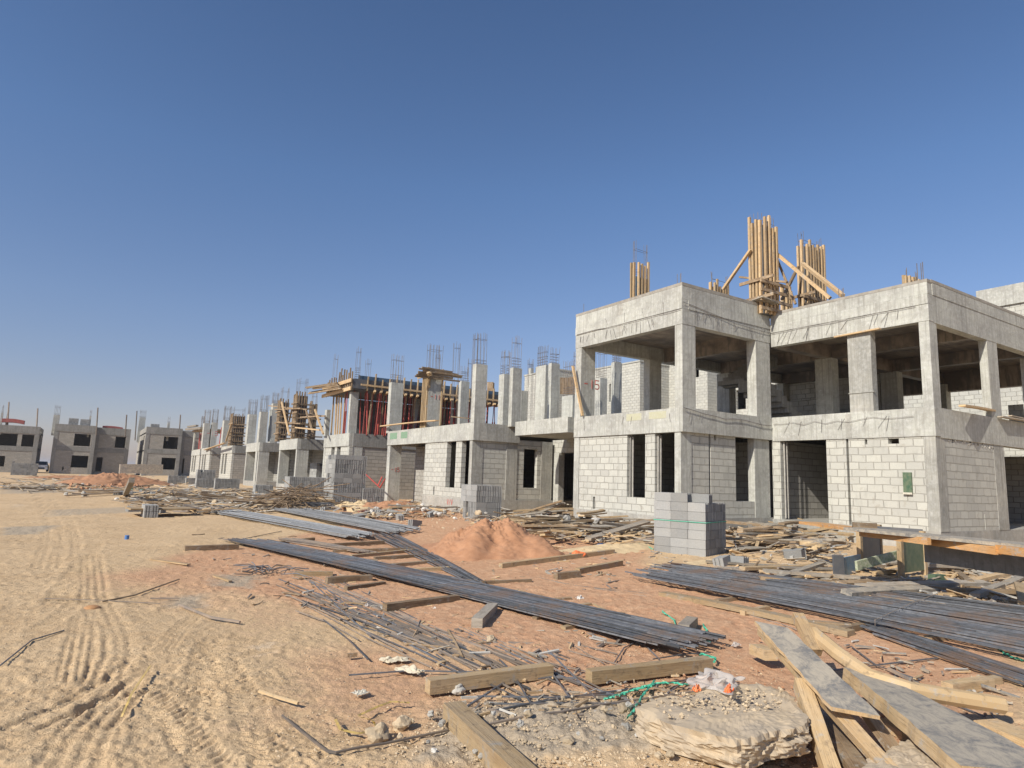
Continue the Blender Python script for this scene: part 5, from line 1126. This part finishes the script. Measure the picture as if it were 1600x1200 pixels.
twine([(1062, 988), (1075, 1000), (1110, 1003)], 'green_twine', 'green twine strand trailing right of the short grey timber', n=2)
twine([(945, 1092), (970, 1085), (1000, 1075), (1025, 1068)], 'green_twine', 'green twine knot over the bar tangle, upper strands', n=5)
twine([(1022, 1064), (1005, 1085), (990, 1110), (980, 1122)], 'green_twine', 'green twine hanging down from the knot to the white stone', n=3)
twine([(1020, 1068), (1050, 1066), (1075, 1070)], 'green_twine', 'thin green twine reaching right toward the slab', n=2)
twine([(1095, 1022), (1118, 1028), (1115, 1035)], 'green_twine', 'green twine end at the tip of the right thick timber', n=3)
twine([(1000, 850), (1020, 858), (1045, 850)], 'green_twine', 'green twine scrap left of the grey block stack', n=2)
twine([(1540, 1000), (1570, 1022), (1600, 1032)], 'green_twine', 'green twine under the wide bundle at the right edge', n=2)
twine([(524, 1124), (532, 1140), (560, 1146), (590, 1140), (582, 1125), (562, 1120)], 'yellow_strap', 'yellow packing strap curled in a loop on the sand', 'strap', wide=True, name='packing_strap')
twine([(560, 1118), (590, 1104), (612, 1096), (640, 1098)], 'yellow_strap', 'yellow packing strap running up from the curled one', 'strap', wide=True, name='packing_strap')
twine([(235, 1040), (205, 1085), (190, 1120)], 'yellow_strap', 'faint straw-coloured strip at the lower left', 'strap', wide=True, name='packing_strap')
T([(237, 874), (295, 882)], .07, .02, 'wood_new', 'thin pale batten on bare sand left of the long bundle', 'batten', 'batten')
T([(335, 900), (360, 908)], .05, .02, 'wood_new', 'short pale batten on the small gravel patch', 'batten', 'batten')
T([(543, 1024), (558, 1023)], .03, .03, 'wood_old', 'small driftwood-like stick in the middle of the bare sand', 'stick', 'stick')

# ---------- debris piles: every plank its own thing
MATW = ['wood_old', 'timber_tan', 'wood_grey', 'wood_new', 'wood_old', 'timber_tan', 'ply_film', 'wood_grey']
def debris(region, n, lens, ws, label, group, ang=None, zmax=.3, mats=MATW, th=(.025, .06), name='plank', cat='plank'):
    us = [p[0] for p in region]; vs = [p[1] for p in region]; c = 0
    while c < n:
        u, v = random.uniform(min(us), max(us)), random.uniform(min(vs), max(vs))
        if not inpoly(np.array([u]), np.array([v]), region)[0]: continue
        L = random.uniform(*lens); w_ = random.uniform(*ws); t_ = random.uniform(*th); a = random.gauss(*ang) if ang else random.uniform(0, math.pi)
        p = at(u, v); lift = random.uniform(0, zmax) * (c / n * .7 + .3); tl = random.uniform(-.12, .12) * min(1, zmax * 4)
        d = Vector((math.cos(a), math.sin(a), tl)) * (L / 2); q = Vector((p[0], p[1], p[2] + lift + abs(tl) * L / 2 + t_ / 2))
        tag(MB().bar(q - d, q + d, w_, t_, random.uniform(-.2, .2), 0, 3, random.uniform(-.02, .02)).build(name, random.choice(mats)), label, cat, group); c += 1
debris([(795, 812), (900, 800), (1015, 815), (1015, 842), (860, 850), (800, 835)], 80, (.8, 2.8), (.08, .2), 'old plank in the heap of boards before the left wing of the large villa', 'planks heaped before the left wing', (-.1, .5), .34)
debris([(1145, 815), (1290, 822), (1330, 850), (1250, 870), (1150, 858)], 72, (.8, 2.6), (.08, .2), 'old plank in the heap of boards between the grey block stack and the plank bench', 'planks heaped right of the block stack', (.0, .6), .40)
debris([(1160, 880), (1320, 880), (1600, 900), (1600, 950), (1350, 935), (1180, 905)], 34, (.9, 2.6), (.06, .16), 'pale plank scattered on the ground below the plank bench', 'planks scattered below the bench', (-.15, .5), .08)
debris([(1450, 855), (1600, 862), (1600, 900), (1480, 890)], 16, (.9, 2.4), (.1, .3), 'pale plank lying in the shade behind the plank bench', 'planks behind the bench', (-.1, .5), .15, ['timber_tan', 'wood_grey', 'ply_film'])
debris([(880, 795), (1010, 812), (1000, 822), (880, 815)], 18, (.8, 2.0), (.06, .14), 'thin plank leaning in the rubble at the foot of the left wing', 'planks at the foot of the left wing', (.3, .5), .3)
debris([(545, 790), (690, 785), (700, 806), (560, 812)], 20, (.6, 2.0), (.05, .14), 'small board in the rubble strip before the second villa', 'boards in the rubble strip', None, .2)
debris([(230, 772), (440, 778), (500, 800), (330, 806), (230, 792)], 34, (.8, 3.4), (.06, .2), 'grey-brown plank in the low debris band beyond the bars', 'planks in the far debris band', (-.05, .35), .18)
debris([(120, 765), (300, 762), (300, 776), (120, 776)], 8, (1.0, 3.5), (.1, .25), 'plank in the distant debris line', 'planks in the distant debris line', (.0, .3), .12)
debris([(275, 775), (370, 772), (400, 786), (290, 790)], 26, (1.5, 4.5), (.04, .08), 'thin dark lath in the low debris band', 'laths in the debris band', (-.05, .2), .14, ['wood_old', 'twig'], name='lath', cat='lath')
debris([(750, 890), (1000, 900), (980, 930), (780, 925)], 10, (.2, .5), (.02, .05), 'small splinter of wood on the orange sand', 'splinters on the orange sand', None, .01, ['wood_old', 'rebar_dusty'], (.01, .02), 'splinter', 'splinter')
debris([(300, 830), (700, 850), (1000, 1000), (700, 1050), (350, 930)], 46, (.1, .35), (.012, .04), 'small dark splinter among the loose bars', 'splinters among the bars', None, .01, ['wood_old', 'rebar_dusty', 'timber_tan'], (.008, .02), 'splinter', 'splinter')
def sheet(label, u, v, L, W_, a, tl, lift, mat='ply_film', name='plywood_sheet', th=.02):
    p = at(u, v); d = Vector((math.cos(a), math.sin(a), tl)) * (L / 2); q = Vector(p) + Vector((0, 0, lift)); tag(MB().bar(q - d, q + d, W_, th, 0, 0, 3).build(name, mat), label, 'board')
sheet('dark plywood sheet propped on edge right of the orange heap', 862, 828, .75, .7, .5, -.5, .22)
sheet('grey-green plywood sheet lying flat in the board heap', 930, 838, 2.2, .6, -.35, .03, .26)
sheet('long narrow grey board across the board heap', 985, 830, 2.6, .3, -.6, .02, .36)
sheet('greyish board lying right behind the grey block stack', 1165, 862, 1.1, .5, .1, 0, .08)
sheet('wide worn sheet lying on the plank heap right of the block stack', 1225, 842, 1.7, .5, -.2, .05, .42)
sheet('white board edge left in the rubble before the door of the second villa', 850, 812, 1.6, .18, .4, .05, .2, 'stone_grey')
sheet('low square plywood sheet resting on a block in the left middle distance', 250, 805, 1.9, 1.1, .1, 0, .22, 'timber_tan', th=.05)
sheet('plywood sheet lying beside the low brick pile', 330, 797, 1.8, .8, .2, 0, .1)
sheet('dark low box with a sandy top near the twig pile', 486, 792, 1.7, 1.1, -.05, 0, .28, 'timber_tan', th=.10)
sheet('dark side of the low box near the twig pile', 486, 795, 1.6, .9, -.05, 0, .1, 'dark_form', th=.28)
sheet('grey plywood shelter in the distance on slanted legs', 218, 752, 3.6, 2.5, 0, .03, 1.2, 'ply_film', th=.9)
sheet('pale green scrap before the distant plywood shelter', 213, 766, 1.8, .6, 0, 0, .05, 'green_twine')
T([(196, 772), (206, 750)], .2, .2, 'wood_grey', 'slanted leg of the distant plywood shelter', 'timber_post', 'post', lift2=.9)
for k in range(90):     # heap of twigs / cut binding rods
    a = at(455 + random.gauss(0, 16), 796 + random.gauss(0, 3)); d = Vector((random.gauss(0, .6), random.gauss(0, .6), random.gauss(0, .25))); q = Vector(a) + Vector((0, 0, random.uniform(.05, .7)))
    tag(MB().tube([q - d, q + Vector((0, 0, .12)), q + d], .017, 4).build('twig', 'twig'), 'bent twig-like rod in the tangled heap before the ribbed block stack', 'twig', 'tangled heap of twigs')
for (u0, v0, u1, v1_, h) in [(568, 762, 590, 790, 0), (568, 735, 568, 770, 1), (568, 738, 594, 762, 1), (590, 768, 602, 748, 1), (572, 770, 598, 773, 0), (560, 800, 640, 785, 0), (580, 798, 620, 793, 0), (600, 790, 652, 790, 0), (870, 800, 960, 806, 0), (850, 805, 900, 812, 0), (590, 760, 597, 745, 1)]:
    X = 12.0; a = onx(u0, v0, 11.9) if h else at(u0, v0, .1); b_ = onx(u1, v1_, 12.1) if h else at(u1, v1_, .12)
    tag(MB().tube([a, b_], .035, 6).build('steel_prop', 'red_paint'), 'red steel prop piece left lying or leaning in the rubble', 'prop', 'red prop pieces in the rubble')
for (u0, v0, u1, v1_) in [(900, 822, 975, 790), (905, 826, 978, 793), (895, 815, 960, 798)]:
    pass
tag(MB().bar(onz(812, 803, .3), onx(877, 783, 13.2), .08, .06).build('plank', 'wood_old'), 'brown plank leaning on the step of the entrance, upper of a pair', 'plank')
tag(MB().bar(onz(828, 806, .3), onx(882, 786, 13.4), .08, .06).build('plank', 'wood_grey'), 'brown plank leaning on the step of the entrance, lower of a pair', 'plank')

# ---------- plank bench at the right
bz = .98
bench = thing('work_bench', tuple(at(1420, 900)), 'long plank workbench on upright plywood frames in front of the right wing corner', 'workbench')
def bl(a, b_, w_, h, mat, name, roll=0): return MB().bar(a, b_, w_, h, roll, 0, 3).build(name, mat, bench)
bl(zp(1262, 817, bz), zp(1455, 842, bz), .35, .05, 'wood_orange', 'top_plank'); bl(zp(1335, 826, bz + .06), zp(1700, 862, bz + .04), .5, .04, 'ply_film', 'top_plank'); bl(zp(1452, 846, bz - .02), zp(1560, 861, bz - .03), .08, .09, 'wood_orange', 'top_plank')
bl(zp(1345, 833, bz), zp(1452, 846, bz), .06, .09, 'wood_orange', 'top_plank'); bl(zp(1560, 858, bz - .01), zp(1720, 878, bz - .01), .08, .10, 'wood_orange', 'top_plank'); bl(zp(1332, 820, bz + .11), zp(1370, 822, bz + .11), .12, .08, 'wood_old', 'top_plank')
def leg(u, vb, w_=.075, mat='timber_tan', name='leg'):
    a = at(u, vb); return MB().bar((a[0], a[1], a[2]), (a[0], a[1], bz - .03), w_, w_).build(name, mat, bench), a
_, la = leg(1345, 893); _, lb = leg(1409, 906); _, lc = leg(1445, 900); _, ld = leg(1376, 880)
def vpanel(a, b_, z0, z1, mat, name, th=.03):
    a = Vector(a); b_ = Vector(b_); m_ = (z0 + z1) / 2; return MB().bar((a.x, a.y, m_), (b_.x, b_.y, m_), th, z1 - z0).build(name, mat, bench)
vpanel(la, ld, .25, bz - .06, 'dark_form', 'side_panel'); vpanel(lb, lc, .3, bz - .08, 'green_ply', 'side_panel'); vpanel(at(1340, 878), at(1445, 890), .8, bz - .05, 'dark_form', 'side_panel')
tag(MB().bar(zp(1338, 884, .45), zp(1422, 862, .62), .04, .14).build('board', 'mossy_board'), 'mottled green-white board propped diagonally across the bench legs', 'board')
tag(MB().bar(at(1316, 886, .16), at(1344, 880, .16), .03, .30).build('board', 'blue_ply'), 'blue plywood piece standing at the left end of the bench', 'board')
tag(MB().bar(at(1302, 884, .18), at(1318, 884, .18), .04, .34).build('board', 'dark_form'), 'dark plywood piece left of the blue one', 'board')
tag(MB().bar(at(1456, 906, .06), at(1472, 905, .06), .12, .16).build('board', 'green_ply'), 'green board offcut at the foot of the bench', 'board')
T([(1302, 888), (1345, 890)], .12, .06, 'timber_tan', 'small timber at the foot of the blue plywood piece')
a = at(1270, 866); rg = MB().tube([(a[0], a[1], a[2] + .12), (a[0], a[1], a[2] + .27)], .27, 28).build('concrete_ring', 'sand_pale'); tag(rg, 'round squat concrete cover in the plank heap', 'concrete ring')
MB().tube([(a[0], a[1], a[2] + .271), (a[0], a[1], a[2] + .285)], .2, 24).build('lid', 'stone', rg)
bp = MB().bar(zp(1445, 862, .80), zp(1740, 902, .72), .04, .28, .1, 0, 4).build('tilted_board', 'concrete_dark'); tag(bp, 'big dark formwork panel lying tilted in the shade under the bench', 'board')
board('plywood_sheet', [(1500, 897, .15), (1640, 930, .12), (1700, 905, .15), (1560, 885, .15)], .03, ['ply_film', 'wood_new'], 'light-dusted sheet lying on the tilted dark panel at the right edge', 'board')

# ---------- rubble stones
def rubble(region, n, smin, smax, label, group, ids, zmax=.05, name='stone', cat='stone'):
    us = [p[0] for p in region]; vs = [p[1] for p in region]; c = 0
    while c < n:
        u, v = random.uniform(min(us), max(us)), random.uniform(min(vs), max(vs))
        if not inpoly(np.array([u]), np.array([v]), region)[0]: continue
        p = at(u, v); s_ = random.uniform(smin, smax) * random.uniform(.6, 1); tag(put(sh[random.choice(ids)], name, (p[0], p[1], p[2] + s_ * .25 + random.uniform(0, zmax)), (random.uniform(-.5, .5), random.uniform(-.5, .5), random.uniform(0, 6)), s_), label, cat, group); c += 1
rubble([(700, 1095), (1100, 1085), (1240, 1150), (1240, 1195), (600, 1195), (620, 1130)], 60, .012, .035, 'clod of earth on the gravelly ground at the bottom', 'clods on the gravelly ground', [0, 1, 2, 3, 4, 5, 6])
rubble([(1020, 1070), (1230, 1075), (1220, 1110), (1060, 1110)], 0, .01, .02, '', '', [0])
rubble([(560, 790), (720, 790), (900, 806), (1010, 815), (1010, 830), (700, 812), (560, 812)], 85, .05, .16, 'rubble lump in the strip of debris before the villas', 'rubble before the villas', [0, 1, 5, 6, 9, 10, 11, 7], .2)
rubble([(875, 800), (1010, 812), (1200, 818), (1270, 815), (1270, 826), (1000, 835), (870, 815)], 50, .06, .17, 'pale rubble lump piled against the plinth of the large villa', 'rubble against the plinth', [5, 6, 9, 10, 11, 0], .28)
rubble([(1190, 800), (1240, 800), (1300, 812), (1290, 822), (1170, 824)], 30, .06, .15, 'rubble lump heaped before the doorway of the right wing', 'rubble before the doorway', [5, 6, 8, 0], .35)
rubble([(130, 752), (300, 760), (480, 790), (300, 800), (100, 775)], 50, .06, .2, 'distant stone in the debris band', 'distant stones', [0, 1, 5, 6, 9], .05)
for k in range(26):
    o = put(sh[random.choice([5, 6, 8])], 'broken_mortar', (0, 0, 0), (k, k * 2, k * 3), random.uniform(.018, .035)); o.parent = v1
    o.location = Vector((random.uniform(18.25, 21.0), Y2 + .03, random.uniform(2.9, 3.0))) - Vector(v1['_org'])
# pebbles: too many to count, one object
def pebbles():
    vs = []; fs = []; rr = np.random.default_rng(3)
    base = [(1, 0, 0), (-1, 0, 0), (0, 1, 0), (0, -1, 0), (0, 0, 1), (0, 0, -1)]; tri = [(0, 2, 4), (2, 1, 4), (1, 3, 4), (3, 0, 4), (2, 0, 5), (1, 2, 5), (3, 1, 5), (0, 3, 5)]
    reg = [([(0, 790), (1600, 860), (1600, 1200), (0, 1200)], 9000, .003, .012), ([(690, 1095), (1000, 1090), (1240, 1199), (600, 1199)], 3000, .005, .016), ([(740, 890), (1150, 860), (1180, 885), (1000, 885)], 500, .008, .03), ([(1150, 860), (1600, 930), (1600, 960), (1300, 940), (1150, 890)], 1200, .008, .03),
           ([(550, 785), (1010, 815), (1010, 845), (780, 835), (560, 815)], 1800, .015, .06), ([(1290, 905), (1600, 940), (1600, 965), (1330, 930)], 400, .008, .025), ([(200, 760), (500, 775), (560, 800), (250, 800)], 900, .02, .07), ([(1010, 1085), (1230, 1075), (1220, 1110), (1040, 1125)], 700, .003, .02)]
    for P, n, s0, s1 in reg:
        us = [p[0] for p in P]; vv = [p[1] for p in P]; U = rr.uniform(min(us), max(us), n); V_ = rr.uniform(min(vv), max(vv), n); k = inpoly(U, V_, P)
        for u, v in zip(U[k], V_[k]):
            if P[0][0] == 1010: p = onz(u, v, .275)
            else: p = at(u, v)
            s_ = (s0 + (s1 - s0) * rr.random() ** 3); b0 = len(vs); a = rr.uniform(0, 6.28); ca, sa = math.cos(a), math.sin(a); j = rr.uniform(.6, 1.3, 6)
            for (x, y, z), q in zip(base, j):
                x, y, z = x * s_ * q, y * s_ * q * .8, z * s_ * q * .7 + s_ * .3; vs.append((p[0] + x * ca - y * sa, p[1] + x * sa + y * ca, p[2] + z))
            fs.extend([(b0 + i, b0 + j_, b0 + k_) for i, j_, k_ in tri])
    me = bpy.data.meshes.new('pebbles'); me.from_pydata(vs, [], fs); me.materials.append(MATS['clod']); o = bpy.data.objects.new('pebbles', me); col.objects.link(o); o['kind'] = 'stuff'; o['label'] = 'small pebbles and clods strewn over the whole yard'; o['category'] = 'pebbles'
pebbles()

# ---------- parked car far away in the alley between the far villas
cc = onz(62, 737, .3); cx, cy = float(cc[0]), float(cc[1]); car = thing('parked_car', (cx, cy, .3), 'small white car parked facing us in the alley between the far villas', 'car')
def cbox(name, mat, x0, x1, y0, y1, z0, z1, tx=0.0, ty0=0.0, ty1=0.0, par=None):
    mb = MB(); mb.box(cx + x0, cx + x1, cy + y0, cy + y1, .3 + z0, .3 + z1)
    for i, (x, y, z) in enumerate(mb.v):
        if z > .3 + (z0 + z1) / 2: mb.v[i] = (x + (tx if x < cx else -tx), y + (ty0 if y < cy + (y0 + y1) / 2 else -ty1), z)
    o = mb.build(name, mat, par or car, org=(cx, cy, .3)); b_ = o.modifiers.new('bevel', 'BEVEL'); b_.width = .06; b_.segments = 3; return o
body = cbox('body', 'car_white', -.85, .85, 0, 4.2, .3, .95, .05, .1, .1); cbox('cabin', 'car_white', -.72, .72, 1.05, 3.8, .93, 1.45, .12, .55, .4); cbox('windscreen', 'glass_dark', -.66, .66, .98, 1.5, .95, 1.40, .1, .5, 0)
for s_ in (-1, 1):
    cbox('headlight', 'paper', s_ * .72 - .14, s_ * .72 + .1, -.02, .1, .62, .78)
    for y in (.8, 3.3):
        MB().tube([(cx + s_ * .86, cy + y, .62), (cx + s_ * .66, cy + y, .62)], .32, 16).build('wheel', 'tyre', car, org=(cx, cy, .3))
cbox('grille', 'glass_dark', -.5, .5, -.03, .05, .4, .6)

# ---------- litter nobody could count: small broken wood and red clods
def litter():
    mb = MB(); M_ = ['wood_old', 'timber_tan', 'wood_grey', 'wood_new', 'rebar_dusty', 'stone_grey', 'ply_film']
    for P, n, l0, l1, w0, w1, zm in [([(700, 790), (1015, 812), (1015, 855), (760, 850)], 420, .12, .9, .02, .10, .22), ([(1130, 808), (1290, 815), (1340, 850), (1300, 878), (1140, 870)], 300, .12, .8, .02, .10, .25),
                                     ([(1140, 870), (1340, 870), (1600, 890), (1600, 962), (1330, 940), (1160, 900)], 420, .10, .8, .015, .07, .05), ([(540, 785), (700, 782), (720, 808), (560, 814)], 300, .12, .8, .03, .10, .15),
                                     ([(190, 764), (480, 768), (560, 800), (330, 806), (200, 790)], 900, .2, 1.5, .03, .12, .16), ([(0, 742), (300, 745), (300, 772), (0, 770)], 260, .3, 1.6, .05, .2, .12),
                                     ([(330, 860), (700, 850), (1000, 1000), (760, 1060), (400, 920)], 200, .05, .3, .008, .025, .01), ([(1290, 985), (1600, 1080), (1600, 1130), (1350, 1060)], 50, .05, .3, .008, .03, .01),
                                     ([(690, 1060), (1110, 1040), (1230, 1110), (700, 1130)], 110, .04, .2, .006, .02, .01), ([(780, 850), (1150, 870), (1150, 905), (850, 900)], 120, .06, .4, .01, .05, .02)]:
        us = [p[0] for p in P]; vs = [p[1] for p in P]; c = 0
        while c < n:
            u, v = random.uniform(min(us), max(us)), random.uniform(min(vs), max(vs))
            if not inpoly(np.array([u]), np.array([v]), P)[0]: continue
            p = at(u, v); a = random.gauss(0, .7) if random.random() < .6 else random.uniform(0, 3.14); L = l0 + (l1 - l0) * random.random() ** 2; w_ = random.uniform(w0, w1); tl = random.uniform(-.25, .25)
            d = Vector((math.cos(a), math.sin(a), tl)) * (L / 2); q = Vector(p) + Vector((0, 0, random.uniform(0, zm) + .01)); mb.bar(q - d, q + d, w_, min(w_, random.uniform(.008, .03)), random.uniform(-.6, .6), random.randrange(len(M_))); c += 1
    o = mb.build('wood_litter', M_); tag(o, 'broken bits of wood and scrap littering the yard between the piles', 'litter', None, 'stuff')
litter()
def clods():
    vs = []; fs = []; rr = np.random.default_rng(5); base = [(1, 0, 0), (-1, 0, 0), (0, 1, 0), (0, -1, 0), (0, 0, 1), (0, 0, -1)]; tri = [(0, 2, 4), (2, 1, 4), (1, 3, 4), (3, 0, 4), (2, 0, 5), (1, 2, 5), (3, 1, 5), (0, 3, 5)]
    for P, n, s0, s1 in [([(250, 870), (560, 812), (900, 822), (1010, 880), (1600, 975), (1600, 1199), (1250, 1199), (860, 1068), (540, 965)], 5000, .003, .022), ([(650, 855), (900, 855), (900, 885), (650, 885)], 700, .01, .035), ([(110, 752), (235, 752), (235, 766), (110, 766)], 500, .04, .22)]:
        us = [p[0] for p in P]; vv = [p[1] for p in P]; U = rr.uniform(min(us), max(us), n); V_ = rr.uniform(min(vv), max(vv), n); k = inpoly(U, V_, P)
        for u, v in zip(U[k], V_[k]):
            p = at(u, v); s_ = s0 + (s1 - s0) * rr.random() ** 4; b0 = len(vs); j = rr.uniform(.6, 1.3, 6)
            for (x, y, z), q in zip(base, j): vs.append((p[0] + x * s_ * q, p[1] + y * s_ * q, p[2] + z * s_ * q * .7 + s_ * .25))
            fs.extend([(b0 + i, b0 + j_, b0 + k_) for i, j_, k_ in tri])
    me = bpy.data.meshes.new('clods'); me.from_pydata(vs, [], fs); me.materials.append(MATS['sand_red']); o = bpy.data.objects.new('clods', me); col.objects.link(o); tag(o, 'small clods of red earth strewn over the orange sand', 'clods', None, 'stuff')
clods()
for i in range(34):
    u0 = random.uniform(440, 800); v0 = random.uniform(880, 960) + (u0 - 440) * .18; L = random.uniform(60, 220); sl = random.uniform(.2, .6)
    loose([(u0, v0), (u0 + L * .5, v0 + L * .5 * sl + random.uniform(-6, 6)), (u0 + L, v0 + L * sl)], .006, random.choice(['rebar_dusty', 'rebar_dusty', 'rebar']), random.uniform(.0, .012))
for bu, pts in [((560, 885), 1), ((800, 943), 1), ((960, 985), 1)]: pass

# ---------- dusty desert air
hz = MB().box(-6500, 6500, -6500, 6500, -4, 12.5).build('haze', 'soil', org=(0, 0, 0)); hz['kind'] = 'stuff'; hz['label'] = 'pale dusty air over the whole site'
hm = bpy.data.materials.new('haze'); hm.use_nodes = True; ht = hm.node_tree; ht.nodes.clear(); ho = ht.nodes.new('ShaderNodeOutputMaterial'); hv = ht.nodes.new('ShaderNodeVolumePrincipled')
hv.inputs['Color'].default_value = (.86, .86, .90, 1); hv.inputs['Density'].default_value = .0004; hv.inputs['Anisotropy'].default_value = .2
ht.links.new(hv.outputs[0], ho.inputs['Volume']); hz.data.materials.clear(); hz.data.materials.append(hm)

for bn, A0, A1, B0, B1, z in [('rebar_bundle', (352, 850), (425, 852), (1035, 1024), (1118, 1006), .08), ('rebar_bundle.001', (1010, 914), (1085, 897), (1700, 1062), (1760, 986), .11)]:
    ro = bpy.data.objects[bn]
    for f_ in (.22, .66):
        p = at(*A0)[:2] * (1 - f_) + at(*B0)[:2] * f_; q = at(*A1)[:2] * (1 - f_) + at(*B1)[:2] * f_; e = (q - p) / np.hypot(*(q - p)) * .03; p = p - e; q = q + e
        zp_ = float(ground(*p)) + z; zq = float(ground(*q)) + z
        MB().tube([(p[0], p[1], zp_ - .015), (p[0], p[1], zp_ + .045), ((p[0] + q[0]) / 2, (p[1] + q[1]) / 2, (zp_ + zq) / 2 + .06), (q[0], q[1], zq + .045), (q[0], q[1], zq - .015)], .0035, 4).build('tie_wire', 'rebar_dusty', ro)
